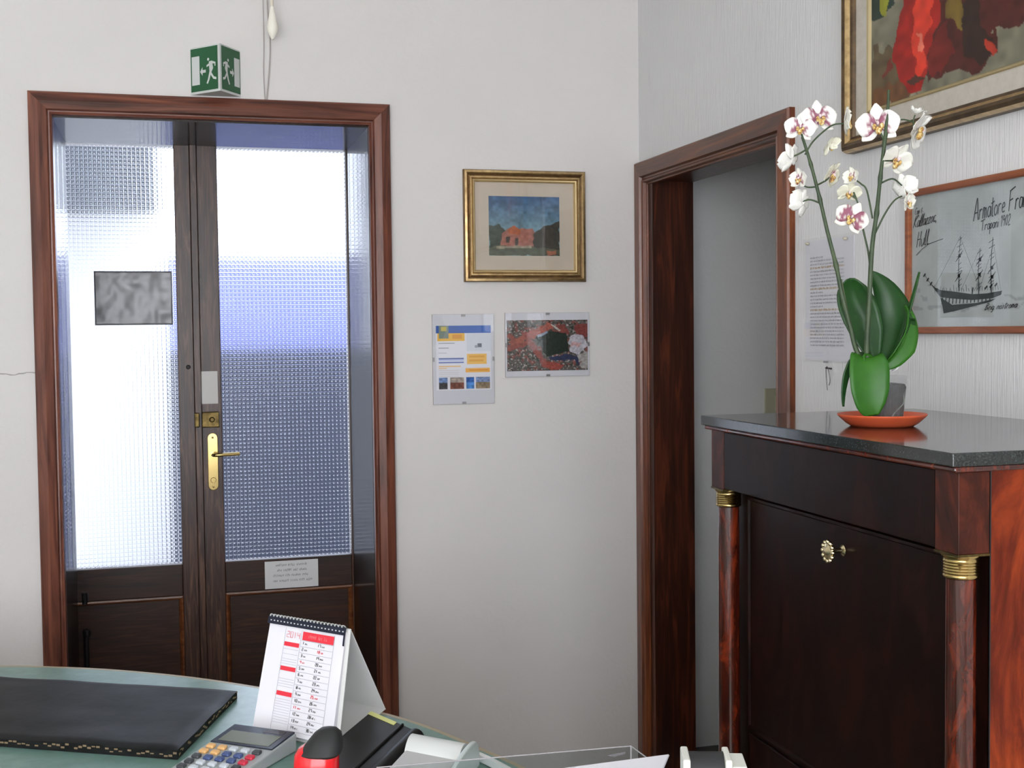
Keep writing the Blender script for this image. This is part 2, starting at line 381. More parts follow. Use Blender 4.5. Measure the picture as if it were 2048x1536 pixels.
# brass handle plate and lever
def stad(cx, cz, hw, hh, y, n=12):
    return [(cx + hw * math.cos(a), y, cz + (hh - hw) + hw * math.sin(a)) for a in [PI * k / n for k in range(n + 1)]] + \
           [(cx + hw * math.cos(a), y, cz - (hh - hw) + hw * math.sin(a)) for a in [PI + PI * k / n for k in range(n + 1)]]
bm = BM(); prism(bm, stad(.133, 1.066, .0185, .103, YD), (0, -.006, 0)); pl = obj('handle_plate', bm, M_brass, LR, bevel=.002, label='brass handle plate')
bm = BM(); tube(bm, smoothpts([(.133, YD - .006, 1.093), (.133, YD - .034, 1.093), (.138, YD - .048, 1.093), (.155, YD - .052, 1.0935), (.19, YD - .05, 1.094), (.224, YD - .048, 1.095)]), .0065, 12)
obj('door_handle', bm, M_brass, LR, smooth=True, label='brass lever handle')
bm = BM(); lathe(bm, [(0, .004), (.0085, .004), (.010, 0)], (.133, YD - .006, 1.000), (0, -1, 0), 20); box(bm, (.131, YD - .0108, .976), (.135, YD - .006, .998)); obj('lock_cylinder', bm, M_brass, LR, smooth=True)
for z in (1.152, .976):
    bm = BM(); lathe(bm, [(0, .0015), (.0035, .0015), (.004, 0)], (.133, YD - .006, z), (0, -1, 0), 12); obj('screw', bm, M_brassold, LR, smooth=True)
# iron hinges / shutter bar on the low left
bm = BM(); tube(bm, [(-.312, YD - .012, .585), (-.312, YD - .012, .625)], .009, 10); box(bm, (-.322, YD - .004, .590), (-.300, YD, .620)); obj('hinge', bm, M_black, LL)
bm = BM(); tube(bm, [(-.310, YD - .012, .12), (-.310, YD - .012, .475)], .009, 10); lathe(bm, [(0, .03), (.012, .025), (.014, .012), (.010, 0)], (-.308, YD - .012, .47), (0, 0, 1), 12); obj('floor_bolt', bm, M_black, LL, smooth=True)

# ---------------------------------------------------------------- the street outside (seen only through the glass)
struct('floor_outside', B((-6, YB + .62, -.12), (7, 14, -.02)), mat('street_stone', (.35, .35, .36), .9))
struct('wall_outside_pale', B((-4.0, 8.2, -.02), (-.02, 8.5, 5.0)), mat('pale_outside_wall', (.92, .90, .88), .9))
struct('wall_outside_blue', B((-.02, 8.2, -.02), (4.0, 8.5, 2.05)), mat('blue_shop_shutter', (.20, .22, .48), .7))
struct('wall_outside_low', B((-.02, 7.2, -.02), (4.0, 7.5, 1.42)), mat('slate_low_wall', (.028, .034, .056), .7))
bm = BM(); hexa(bm, [(-4, 6.6, 2.04), (-.07, 6.6, 2.16), (-.07, 8.2, 2.36), (-4, 8.2, 2.2), (-4, 6.6, 5.0), (-.09, 6.6, 5.0), (-.09, 8.2, 5.0), (-4, 8.2, 5.0)])
struct('wall_outside_overhang', bm, mat('awning_grey', (.07, .075, .085), .8))

# ================================================================ THINGS ON THE DOOR AND BACK WALL
# silvery sheet stuck on the left pane
def sheetgrid(bm, x0, x1, z0, z1, y, amp, nx=40, nz=26, seed=5, curl=0.0):
    n1 = vnoise(nz + 1, nx + 1, 7, seed); n2 = vnoise(nz + 1, nx + 1, 3, seed + 1)
    g = [[bm.verts.new((x0 + (x1 - x0) * i / nx, y - abs(amp * (n1[j][i] + .4 * n2[j][i])) - .0005, z0 + (z1 - z0) * j / nz)) for i in range(nx + 1)] for j in range(nz + 1)]
    for j in range(nz):
        for i in range(nx): bm.faces.new((g[j][i], g[j][i + 1], g[j + 1][i + 1], g[j + 1][i]))
    return bm
bm = sheetgrid(BM(), -.255, .006, 1.556, 1.744, YD + .010, .008)
o = obj('silver_sheet', bm, mat('crinkled_silver', (.23, .23, .24), .42, .35), smooth=True, label='crinkled silver grey sheet stuck on the left door pane', cat='sheet')
s_ = o.modifiers.new('thickness', 'SOLIDIFY'); s_.thickness = .0002
bm = B((.098, YD - .0015, 1.273), (.155, YD, 1.389))
obj('paper_slip', bm, mat('greyish_paper', (.62, .60, .58), .7), label='blank pale paper slip taped to the door above the old lock', cat='paper')
sg = thing('door_notice', (.403, YD + .0, .597), 'small white notice with blurred grey print on the rail under the right pane', 'notice')
obj('card', B((.307, YD - .0014, .594), (.499, YD + .0006, .694)), mat('white_card', (.72, .72, .72), .35), sg)
def scribble(bm, o, U, V, N, x0, x1, y, h, wd, seed, lift=.0004):
    """a line of small unreadable print: runs of tiny strokes"""
    r = random.Random(seed); x = x0
    while x < x1:
        n = r.randint(3, 9)
        for k in range(n):
            if x > x1: break
            hh = h * (1 if r.random() > .3 else 1.35)
            ribbon(bm, o, U, V, N, [(x, y), (x + h * .12, y + hh)], wd, lift)
            if r.random() > .4: ribbon(bm, o, U, V, N, [(x, y + h * r.choice((0, .5, 1))), (x + h * .5, y + h * r.choice((0, .5, 1)))], wd, lift)
            x += h * .62
        x += h * .7
    return bm
bm = BM()
for k, (a, b) in enumerate([(.04, .155), (.045, .15), (.03, .162), (.03, .168)]):
    scribble(bm, (.307, YD - .0014, .597), (1, 0, 0), (0, 0, 1), (0, -1, 0), a, b, .078 - k * .019, .007, .0014, k)
obj('print_lines', bm, M_greyink, sg)

# emergency exit sign: three-sided prism on top of the casing
ex = thing('exit_sign', (.152, 3.96, 2.264), 'green and white three-sided emergency exit sign above the door casing', 'sign')
zb, zt = 2.268, 2.412; PL, PR, PA = Vector((.076, 3.999, 0)), Vector((.228, 3.999, 0)), Vector((.162, 3.905, 0))
M_signw = mat('sign_white', (.62, .64, .62), .5); M_signg = mat('sign_green', (.012, .10, .035), .42)
bm = BM(); prism(bm, [PL + Vector((0, 0, zb)), PA + Vector((0, 0, zb)), PR + Vector((0, 0, zb))], (0, 0, zt - zb)); obj('sign_body', bm, M_signw, ex)
def run_sign(A, Bq, flip):
    """A = wall side, Bq = apex side"""
    U = (Bq - A); L = U.length; U.normalize(); N = Vector((U.y, -U.x, 0)); 
    if N.y > 0: N = -N
    O = A + Vector((0, 0, zb)) + N * .0006; H = zt - zb
    def quad(bm, x0, x1, y0, y1, lift): prism(bm, [O + U * (a * L) + Vector((0, 0, b * H)) + N * lift for a, b in ((x0, y0), (x1, y0), (x1, y1), (x0, y1))], N * .0004)
    bm = BM(); quad(bm, .02, .93, .05, .97, 0); f = obj('green_panel', bm, M_signg, ex)
    bm = BM(); quad(bm, .06, .32, .19, .80, .0006)
    def poly(pts): prism(bm, [O + U * (a * L) + Vector((0, 0, b * H)) + N * .0006 for a, b in pts], N * .0004)
    poly([(.34, .46), (.42, .55), (.42, .49), (.53, .49), (.53, .43), (.42, .43), (.42, .37)])
    # running figure heading for the doorway
    c = [(.62 + .035 * math.cos(k * PI / 6), .70 + .035 * math.sin(k * PI / 6) * .9) for k in range(12)]; poly(c)
    poly([(.64, .65), (.74, .66), (.78, .50), (.72, .42), (.66, .44)])
    poly([(.66, .62), (.56, .58), (.56, .54), (.67, .57)]); poly([(.73, .66), (.86, .62), (.86, .54), (.83, .54), (.83, .59), (.74, .60)])
    poly([(.66, .45), (.60, .28), (.55, .20), (.59, .18), (.65, .27), (.72, .43)]); poly([(.70, .44), (.80, .32), (.88, .30), (.88, .25), (.78, .27), (.69, .37)])
    obj('pictogram', bm, M_signw, f)
run_sign(PL, PA, 0); run_sign(PR, PA, 1)

# pull cord with pear switch, and the two thin wires on the wall
pc = thing('pull_cord_switch', (.325, 3.93, 2.43), 'cream pear-shaped cord switch hanging on its flex above the door', 'switch')
bm = BM(); lathe(bm, [(0, 0), (.004, .001), (.010, .012), (.0165, .028), (.0175, .040), (.013, .062), (.0085, .085), (.006, .10), (.0045, .104), (0, .104)], (.325, 3.93, 2.436), (0, 0, 1), 24); obj('pear_body', bm, mat('cream_plastic', (.90, .86, .76), .3), pc, smooth=True)
bm = BM(); tube(bm, smoothpts([(.325, 3.93, 2.535), (.324, 3.932, 2.65), (.328, 3.935, 2.9), (.33, 3.94, 3.098)]), .0055, 8); obj('flex', bm, mat('cream_cord', (.72, .66, .55), .5), pc, smooth=True)
wr = thing('wall_wire', (.31, 3.995, 2.262), 'pair of thin pale wires running down the wall to the door casing', 'wire')
for k, pts in enumerate([[(.318, 3.994, 3.09), (.315, 3.994, 2.6), (.322, 3.994, 2.45), (.318, 3.994, 2.36), (.308, 3.994, 2.262)], [(.300, 3.996, 3.09), (.303, 3.996, 2.5), (.300, 3.996, 2.35), (.303, 3.996, 2.262)]]):
    bm = BM(); tube(bm, smoothpts(pts), .0022 if k == 0 else .0015, 6); obj('wire', bm, mat('wire_grey', (.42, .37, .35), .6), wr, smooth=True)
# crack in the plaster left of the casing
r = random.Random(2); bm = BM(); pts = [(x, .004 * math.sin(x * 60) + r.uniform(-.003, .003)) for x in [i * .012 for i in range(30)]]
ribbon(bm, (-.75, YB, 1.408), (1, 0, 0), (0, 0, 1), (0, -1, 0), pts, [.0012 + r.random() * .003 for _ in pts], .0006)
obj('trim_9', bm, mat('crack_grey', (.36, .34, .33), .9), kind='structure')

# gilt-framed small picture of a pink villa
def villa(h=90, w=104):
    img = np.zeros((h, w, 3)); Y = np.linspace(0, 1, h)[:, None, None]; n = vnoise(h, w, 9, 1)[..., None]; n2 = vnoise(h, w, 4, 2)[..., None]
    top = np.array(srgb('39597f')); bot = np.array(srgb('6d8a94')); img[:] = top * (1 - Y / .6) + bot * (Y / .6); img = np.clip(img, 0, 1) * (.75 + .5 * n)
    img = lay(img, pmask(h, w, [(0, .5), (.12, .48), (.22, .56), (.3, .7), (.3, 1), (0, 1)], seed=3, amp=.06), '414a42')
    img = lay(img, pmask(h, w, [(.18, .62), (.27, .55), (.35, .5), (.42, .55), (.62, .53), (.66, .66), (.66, .86), (.15, .86)], seed=5, amp=.03), 'a0685a')
    img = lay(img, pmask(h, w, [(.27, .56), (.36, .49), (.45, .56), (.44, .64), (.28, .64)], seed=6, amp=.02), 'a85a38')
    img = lay(img, pmask(h, w, [(.24, .68), (.29, .68), (.29, .78), (.24, .78)], seed=8, amp=.02), '4a4440'); img = lay(img, pmask(h, w, [(.36, .70), (.41, .70), (.41, .84), (.36, .84)], seed=9, amp=.02), '55504c')
    img = lay(img, pmask(h, w, [(.66, .58), (.78, .50), (1, .42), (1, 1), (.64, 1), (.62, .74)], seed=11, amp=.05), '3b3830')
    img = lay(img, pmask(h, w, [(.0, .87), (.1, .82), (.62, .85), (1, .9), (1, 1), (0, 1)], seed=13, amp=.03), '55594a')
    img = lay(img, pmask(h, w, [(.1, .84), (.6, .83), (.6, .87), (.1, .88)], seed=14, amp=.02), '99907c')
    img = lay(img, pmask(h, w, [(.80, .9), (.97, .9), (.97, .99), (.82, .99)], seed=15, amp=.05), '96604a')
    return img * (.75 + .5 * n2)
gp = thing('gilt_framed_picture', (1.155, 3.99, 1.685), 'small gilt-framed picture of a pink villa under a blue sky', 'picture')
ox, oz, pw, ph = .943, 1.685, .426, .373
bm = BM(); frame(bm, (ox, YB - .001, oz), (1, 0, 0), (0, 0, 1), (0, -1, 0), pw, ph, [(0, 0), (0, .014), (.003, .020), (.010, .022), (.014, .017), (.018, .015), (.022, .018), (.027, .018), (.030, .013)]); fo = obj('outer_frame', bm, M_golddark, gp, smooth=True, angle=25)
for p in fo.data.polygons: pass
fo.data.materials.append(M_gold)
for i, p in enumerate(fo.data.polygons):
    if (i // 4) % 8 in (2, 3, 6, 7): p.material_index = 1
bm = BM(); frame(bm, (ox + .030, YB - .001, oz + .030), (1, 0, 0), (0, 0, 1), (0, -1, 0), pw - .06, ph - .06, [(0, .012), (.002, .015), (.006, .014), (.010, .008), (.010, .003)]); obj('inner_slip', bm, mat('bright_gilt', (.66, .50, .26), .35, .8), gp, smooth=True, angle=25)
obj('mount', B((ox + .03, YB - .004, oz + .03), (ox + pw - .03, YB - .001, oz + ph - .03)), noisy('beige_mount', [(.3, (.50, .43, .34)), (.7, (.58, .50, .41))], nscale=3, rough=.8), gp)
picture('picture_print', (1.031, YB - .0045, 1.773), (1, 0, 0), (0, 0, 1), .248, .199, villa(), gp, attr_mat('print', .5))
obj('picture_glass', B((ox + .036, YB - .0085, oz + .036), (ox + pw - .036, YB - .007, oz + ph - .036)), M_pglass, gp)

# clip-framed A4 leaflet and aerial photograph
def leaflet(h=150, w=104):
    img = np.ones((h, w, 3)) * np.array(srgb('dfdfe6'))
    def R(x0, y0, x1, y1, c):
        nonlocal img; img[int(y0 * h):max(int(y1 * h), int(y0 * h) + 1), int(x0 * w):int(x1 * w)] = srgb(c)
    R(.0, 0, 1, .125, '3e62a8'); img[:int(.125 * h)] *= (.9 + .4 * np.linspace(0, 1, w))[None, :, None]
    R(.03, .125, .52, .24, 'e8b648'); R(.06, 0.0, .24, .20, '7d8a80'); R(.10, .02, .2, .09, 'c9b96a'); R(.30, .14, .48, .21, 'dd9a3c')
    for y, x1 in ((.27, .34), (.345, .24), (.42, .2)): R(.05, y, x1, y + .01, '9a9aa0')
    R(.05, .50, .50, .52, '5a6aa6'); R(.05, .525, .50, .55, 'b8c2e2'); R(.05, .56, .50, .58, '5f76b4'); R(.05, .62, .45, .64, 'e6c08a'); R(.05, .655, .2, .67, 'e6c08a')
    for y in (.69, .72, .75, .78): R(.05, y, .42, y + .006, 'cfc4c0')
    R(.56, .13, 1, .40, 'd2d6de'); R(.75, .28, .83, .34, '6a7078'); R(.71, .31, .76, .35, '9aa0a8')
    R(.56, .44, .92, .60, 'edbd62'); R(.60, .47, .88, .50, 'e2a540'); R(.60, .53, .86, .56, 'e2a540'); R(.53, .66, .98, .73, 'edb25a'); R(.6, .68, .95, .70, 'e09a3c')
    for x0, x1, a, b in ((.05, .21, '6f88b4', '3b3a3c'), (.25, .50, 'a89a90', '7a4a3c'), (.54, .69, '2f5fa8', '4d86c8'), (.72, .98, '7c8fb8', '8b7a62')):
        R(x0, .80, x1, .98, a); k = int((x1 - x0) * w); y0 = int(.88 * h); y1 = int(.98 * h)
        img[y0:y1, int(x0 * w):int(x0 * w) + k] = srgb(b); img[int(.80 * h):y1, int(x0 * w):int(x0 * w) + k] *= (.55 + .9 * vnoise(y1 - int(.80 * h), k, 4, int(x0 * 100)))[..., None]
    return img
def aerial(h=110, w=160):
    n = vnoise(h, w, 6, 21)[..., None]; n2 = vnoise(h, w, 2.5, 22)[..., None]
    img = np.ones((h, w, 3)) * np.array(srgb('56524e')); img = img * (1 - (n > .66)) + (n > .66) * np.array(srgb('7d4a42'))
    img = img * (1 - (n2 > .78)) + (n2 > .78) * np.array(srgb('a8a09c')); img = img * (1 - (n2 < .2)) + (n2 < .2) * np.array(srgb('2c342c'))
    for a, b in (([(0, .32), (.05, .25), (.22, .5), (.18, .56)], '8a4a40'), ([(.02, .42), (.44, .1), (.5, .17), (.08, .52)], '9c5646'), ([(.18, .25), (.24, .22), (.52, .9), (.44, .92)], '8f4f48'), ([(.26, .28), (.52, .05), (.6, .12), (.32, .38)], 'a0584a'),
                 ([(.0, .5), (.28, .38), (.3, .46), (.0, .62)], '8d4c42'), ([(.62, .1), (.72, .1), (.78, .3), (.64, .28)], '7e3f38'), ([(.82, .1), (1, .08), (1, .34), (.86, .3)], '7b3a34'), ([(.45, .78), (.72, .9), (.6, 1), (.42, .92)], '94463c')):
        img = lay(img, pmask(h, w, a, seed=int(a[0][0] * 90) + 5, amp=.03), b)
    img = lay(img, pmask(h, w, [(.35, .33), (.52, .22), (.74, .26), (.76, .62), (.48, .72)], seed=31, amp=.02), '1c2a22')
    img = lay(img, pmask(h, w, [(.37, .30), (.5, .22), (.5, .26), (.38, .35)], seed=33, amp=.01), '8b98a8')
    c = [(.87 + .115 * math.cos(t * PI / 8), .49 + .20 * math.sin(t * PI / 8)) for t in range(16)]; img = lay(img, pmask(h, w, c, seed=35, amp=.06), 'b4b0b8')
    img = lay(img, pmask(h, w, [(.82, .45), (.9, .45), (.9, .52), (.82, .52)], seed=36, amp=.08), 'c09a98')
    img = lay(img, pmask(h, w, [(.5, .72), (.72, .68), (.9, .72), (.9, .92), (.8, .8), (.58, .82)], seed=37, amp=.05), '2b3350')
    img = lay(img, pmask(h, w, [(.88, .7), (1, .62), (1, .98), (.92, .98)], seed=38, amp=.05), 'a09c98')
    img = lay(img, pmask(h, w, [(.55, .08), (.66, .2), (.64, .22), (.54, .1)], seed=39, amp=.02), 'b0a9a0')
    return img * (.7 + .6 * vnoise(h, w, 3, 40)[..., None])
def clip_frame(name, x0, z0, w_, h_, label, im, ix, iz, iw, ih, lf):
    t = thing(name, (x0 + w_ / 2, 3.995, z0), label, 'picture')
    obj('backing_board', B((x0, YB - .0045, z0), (x0 + w_, YB - .0005, z0 + h_)), mat('hardboard', (.25, .2, .16), .8), t)
    obj('white_sheet', B((x0 + .0005, YB - .0052, z0 + .0005), (x0 + w_ - .0005, YB - .0045, z0 + h_ - .0005)), mat('sheet_white', (.62, .62, .66), .6), t)
    picture('picture_print', (ix, YB - .0056, iz), (1, 0, 0), (0, 0, 1), iw, ih, im, t, attr_mat('print', .5))
    obj('glass_plate', B((x0, YB - .0080, z0), (x0 + w_, YB - .0062, z0 + h_)), M_pglass, t)
    cl = [((x0 + w_ / 2), z0 + h_ - .004), ((x0 + w_ / 2), z0 + .004)] + ([(x0 + .003, z0 + h_ / 2), (x0 + w_ - .003, z0 + h_ / 2)] if lf else [])
    for k, (a, b) in enumerate(cl):
        q = (.007, .004) if k < 2 else (.003, .007)
        obj('clip', B((a - q[0], YB - .0092, b - q[1]), (a + q[0], YB - .0080, b + q[1])), mat('steel_clip', (.35, .34, .34), .35, .9), t)
clip_frame('leaflet_frame', .833, 1.278, .2105, .300, 'upright clip frame with a blue and yellow printed leaflet, left of the aerial photo', leaflet(), .845, 1.325, .188, .215, True)
clip_frame('aerial_photo_frame', 1.083, 1.364, .299, .217, 'clip-framed aerial photograph of red roofs round a dark square', aerial(), 1.089, 1.384, .287, .172, True)

# ================================================================ RIGHT WALL
NX = (-1, 0, 0); UY = (0, -1, 0)
# big gilt-framed painting of red blooms
def bigpaint(h=200, w=240):   # 0.80 wide x 0.62 high, only its lower left corner is in view
    Wm, Hm = .80, .62
    P = lambda pts: [(a / Wm, 1 - b / Hm) for a, b in pts]
    n = vnoise(h, w, 22, 51)[..., None]; n2 = vnoise(h, w, 6, 52)[..., None]
    img = np.array(srgb('6d6a58')) * (1 - n) + np.array(srgb('8b8672')) * n
    Y = np.linspace(1, 0, h)[:, None, None]
    img = lay(img, pmask(h, w, P([(0, 0), (0, .14), (.09, .12), (.13, .03), (.20, .0), (.10, 0)]), seed=53, amp=.05), '5d4e36')
    img = lay(img, pmask(h, w, P([(0, 0), (0, .05), (.12, .04), (.18, 0)]), seed=54, amp=.05), '694528')
    img = lay(img, pmask(h, w, P([(.0, .205), (.05, .20), (.10, .213), (.13, .30), (.0, .4)]), seed=55, amp=.03), '22332c')
    img = lay(img, pmask(h, w, P([(.03, .27), (.033, .21), (.060, .195), (.072, .225), (.08, .30)]), seed=56, amp=.02), '8a8a2c')
    img = lay(img, pmask(h, w, P([(.2, .20), (.51, .14), (.8, .16), (.8, .0728), (.6, .11), (.512, .0728), (.4344, .0774), (.4468, .0359), (.3888, .0095), (.3244, .023), (.28, .02), (.22, .02), (.20, .09)]), seed=57, amp=.03), '4a1d15')
    img = lay(img, pmask(h, w, P([(.23, .10), (.28, .13), (.32, .06), (.26, .02), (.215, .05)]), seed=58, amp=.04), '6b1d14')
    img = lay(img, pmask(h, w, P([(.33, .16), (.38, .16), (.44, .05), (.40, .02), (.34, .06)]), seed=59, amp=.05), '2e1c12')
    img = lay(img, pmask(h, w, P([(.27, .20), (.30, .20), (.345, .11), (.33, .10), (.28, .15)]), seed=60, amp=.04), '6f5a22')
    img = lay(img, pmask(h, w, P([(.37, .3), (.40, .3), (.43, .16), (.40, .15)]), seed=60, amp=.04), '8b7a3a')
    img = lay(img, pmask(h, w, P([(.40, .075), (.4497, .040), (.43, .025), (.405, .05)]), seed=61, amp=.03), 'a8331e')
    red = [(.14, .34), (.26, .34), (.2561, .1306), (.2265, .0959), (.216, .0562), (.1947, .013), (.15, .008), (.1295, .0257), (.1005, .0699), (.0906, .105), (.105, .1554), (.128, .205)]
    img = lay(img, pmask(h, w, P(red), seed=62, amp=.02), '9c1c12')
    img = lay(img, pmask(h, w, P([(.19, .30), (.225, .28), (.235, .15), (.20, .10), (.21, .05), (.185, .03), (.165, .09), (.165, .16)]), seed=63, amp=.03), 'd03a24')
    img = lay(img, pmask(h, w, P([(.175, .13), (.195, .13), (.19, .09), (.172, .09)]), seed=64, amp=.05), 'd9705a')
    img = lay(img, pmask(h, w, P([(.13, .036), (.17, .045), (.205, .035), (.17, .028)]), seed=65, amp=.02), '4a2a1c')
    img = lay(img, pmask(h, w, P([(.04, .07), (.085, .095), (.08, .08), (.045, .06)]), seed=66, amp=.03), '6a2a1e')
    return img * (.72 + .55 * n2)
bp = thing('gilt_framed_painting', (1.545, 2.16, 1.930), 'large gilt-framed painting of red blooms, cropped by the picture edge', 'painting')
py0, pz0, pW, pH = 2.611, 1.930, .98, .80
bm = BM(); frame(bm, (XR - .001, py0, pz0), UY, (0, 0, 1), NX, pW, pH, [(0, 0), (0, .020), (.005, .034), (.012, .040), (.020, .036), (.028, .027), (.034, .024), (.038, .014)]); fo = obj('outer_frame', bm, noisy('bronze_dark', [(0.3, (0.04, 0.024, 0.012)), (0.7, (0.13, 0.08, 0.035))], nscale=30, rough=.4, metal=.4), bp, smooth=True, angle=25); fo.data.materials.append(M_gold)
for i, p in enumerate(fo.data.polygons):
    if (i // 4) % 7 in (1, 4): p.material_index = 1
bm = BM(); frame(bm, (XR - .001, py0 - .036, pz0 + .036), UY, (0, 0, 1), NX, pW - .072, pH - .072, [(0, .016), (.040, .014), (.044, .012)]); obj('linen_liner', bm, noisy('linen', [(.3, (.46, .42, .36)), (.7, (.53, .49, .43))], nscale=60, rough=.9), bp)
bm = BM(); frame(bm, (XR - .001, py0 - .080, pz0 + .080), UY, (0, 0, 1), NX, pW - .16, pH - .16, [(0, .012), (.002, .016), (.006, .014), (.010, .008)]); obj('inner_slip', bm, mat('bright_gilt2', (.40, .32, .17), .55, .3), bp)
picture('canvas', (XR - .009, py0 - .088, pz0 + .088), UY, (0, 0, 1), pW - .176, pH - .176, bigpaint(), bp, attr_mat('oil_paint', .45))

# handwriting strokes
SF = {'A': [[(0, 0), (.22, 1), (.3, 1), (.45, 0)], [(.08, .38), (.42, .38)]], 'r': [[(0, 0), (.05, .5)], [(.05, .38), (.16, .5), (.28, .45)]],
      'm': [[(0, 0), (.03, .48), (.14, .5), (.18, 0)], [(.18, .4), (.28, .5), (.34, 0)]], 'a': [[(.28, .45), (.1, .5), (.0, .25), (.08, .02), (.24, .1), (.3, .5), (.34, .0)]],
      't': [[(.08, .9), (.1, .05), (.2, 0)], [(-.05, .62), (.25, .7)]], 'T': [[(.2, .9), (.18, 0)], [(-.1, .85), (.5, 1)]], 'o': [[(.15, .5), (.0, .3), (.08, .0), (.25, .1), (.27, .38), (.15, .5)]],
      'e': [[(.02, .25), (.26, .32), (.18, .5), (.03, .35), (.06, .05), (.28, .08)]], 'F': [[(.05, 0), (.1, 1)], [(.05, .95), (.55, 1.1)], [(.08, .5), (.38, .56)]], 'n': [[(0, 0), (.04, .48)], [(.04, .38), (.16, .5), (.24, .4), (.26, 0)]],
      'c': [[(.25, .45), (.08, .5), (.0, .22), (.1, 0), (.26, .08)]], 'p': [[(.0, -.45), (.05, .5)], [(.05, .4), (.2, .5), (.28, .28), (.18, .05), (.03, .1)]], 'i': [[(.04, .48), (.02, 0)], [(.05, .7), (.07, .74)]],
      '1': [[(.0, .75), (.12, .95), (.08, 0)]], '9': [[(.25, .75), (.1, .95), (.0, .7), (.12, .5), (.26, .7), (.2, 0)]], '0': [[(.15, .95), (.0, .5), (.12, 0), (.26, .45), (.15, .95)]], '2': [[(.0, .75), (.15, .95), (.25, .7), (.0, 0), (.3, .04)]],
      'H': [[(.0, 0), (.05, 1)], [(.3, 0), (.35, 1)], [(.0, .5), (.36, .5)]], 'u': [[(.0, .48), (.03, .05), (.15, 0), (.25, .2)], [(.27, .5), (.27, 0)]], 'l': [[(.05, .0), (.12, 1), (.0, .5), (.08, 0), (.2, .05)]], 'k': [[(.0, 0), (.05, 1)], [(.28, .5), (.03, .25), (.3, 0)]],
      'K': [[(.0, 0), (.06, 1)], [(.42, 1), (.04, .45), (.42, 0)]], 'z': [[(.0, .45), (.25, .5), (.0, 0), (.3, .03)]], 'C': [[(.4, .85), (.15, 1), (.0, .5), (.15, 0), (.42, .12)]], 'B': [[(0, 0), (.05, 1), (.35, .85), (.05, .5), (.38, .3), (0, 0)]], 'g': [[(.26, .45), (.08, .5), (.0, .2), (.12, .0), (.26, .2), (.28, .48), (.24, -.3), (.05, -.3)]], 's': [[(.22, .45), (.05, .42), (.2, .2), (.0, .02)]], '.': [[(0, 0), (.04, .04)]], ',': [[(.04, .05), (0, -.12)]], ' ': []}
ADV = {'A': .55, 'm': .46, 'T': .55, 'F': .62, 'K': .5, 'C': .5, 'H': .48, 'l': .24, 'i': .16, '1': .26, ' ': .25, '.': .15, ',': .2, 'B': .46, 't': .28}
def write(bm, o, U, V, N, text, x, y, size, wd, slope=0.0, slant=.12, lift=.0006, sq=1.0):
    for ch in text:
        for st in SF[ch]:
            pts = [(x + (a + slant * b) * size * sq, y + b * size + slope * (x + a * size * sq)) for a, b in st]
            pts = [(q.x, q.y) for q in smoothpts([(a, b, 0) for a, b in pts], 3)] if len(pts) > 2 else pts
            ribbon(bm, o, U, V, N, pts, wd, lift)
        x += ADV.get(ch, .36) * size * sq
    return x
def sea(h=90, w=180):
    n = vnoise(h, w, 14, 71)[..., None]; n2 = vnoise(h, w, 3, 72)[..., None]
    img = np.array(srgb('a3a9a6')) * (1 - n) + np.array(srgb('b2b8b6')) * n; img = img * (.97 + .06 * n2)
    for x0, x1, y0, y1, s in ((.0, .2, .76, .80, 81), (.0, .35, .84, .87, 82), (.3, .95, .845, .87, 83), (.02, .12, .69, .72, 84), (.5, .9, .80, .82, 85)):
        m_ = pmask(h, w, [(x0, y0), (x1, y0 + .01), (x1, y1), (x0, y1)], seed=s, amp=.06) * (vnoise(h, w, 5, s)[..., None] > .45); img = img * (1 - .25 * m_)
    return img
sp = thing('ship_picture', (1.562, 2.03, 1.504), 'wood-framed drawing of a masted ship with handwriting, under the big painting', 'picture')
sy0, sz0, sW, sH = 2.378, 1.504, .62, .312
bm = BM(); frame(bm, (XR - .001, sy0, sz0), UY, (0, 0, 1), NX, sW, sH, [(0, 0), (0, .013), (.002, .015), (.012, .015), (.0145, .013), (.0145, .003)]); obj('wood_frame', bm, wood('red_brown_frame', '6a3216', '8a4a26', 'a25f36', 'y', .4, .2), sp)
picture('drawing', (XR - .006, sy0 - .014, sz0 + .014), UY, (0, 0, 1), sW - .028, sH - .028, sea(), sp, attr_mat('print', .5))
O_ = (XR - .0065, sy0, sz0)
g = (O_, UY, (0, 0, 1), NX)
for txt, x, y, sz, wd, kw in (('Armatore Francesco', .229, .206, .040, .0024, dict(slope=.09, sq=.80)), ('Trapani 1902', .253, .190, .022, .0018, dict(slope=.06)), ('Kallazzoc,', .020, .228, .026, .0019, dict(slope=.10, slant=.4)),
                              ('Cap. t', .026, .257, .014, .0013, dict(slope=.06, slant=.3)), ('Hull', .033, .183, .033, .0018, dict(slope=.12, slant=.2)), ('Brig. nostroma', .266, .036, .013, .0018, dict(slope=.04, slant=.4, sq=1.6))):
    bm = BM(); write(bm, *g, txt, x, y, sz, wd, **kw)
    if txt == 'Hull': ribbon(bm, *g, [(.0316, .1701), (.052, .182), (.078, .192), (.1281, .1990)], .0013, .0006)
    obj('handwriting', bm, M_ink, sp)
bm = BM()
def fill(pts): bm.faces.new([bm.verts.new((XR - .0068, sy0 - a, sz0 + b)) for a, b in pts])
fill([(.083, .108), (.1008, .098), (.1184, .092), (.16, .088), (.2257, .080), (.27, .080), (.3187, .084), (.3158, .076), (.29, .070), (.2257, .068), (.16, .073), (.12, .077), (.1008, .092)])
fill([(.1184, .077), (.1255, .0604), (.1308, .0425), (.17, .047), (.2258, .055), (.2809, .0625), (.30, .069), (.24, .062), (.16, .060)])
r = random.Random(4)
for x in np.arange(.125, .29, .012): ribbon(bm, *g, [(x, .062 + .03 * max(0, x - .2)), (x + .002, .076)], .0035)
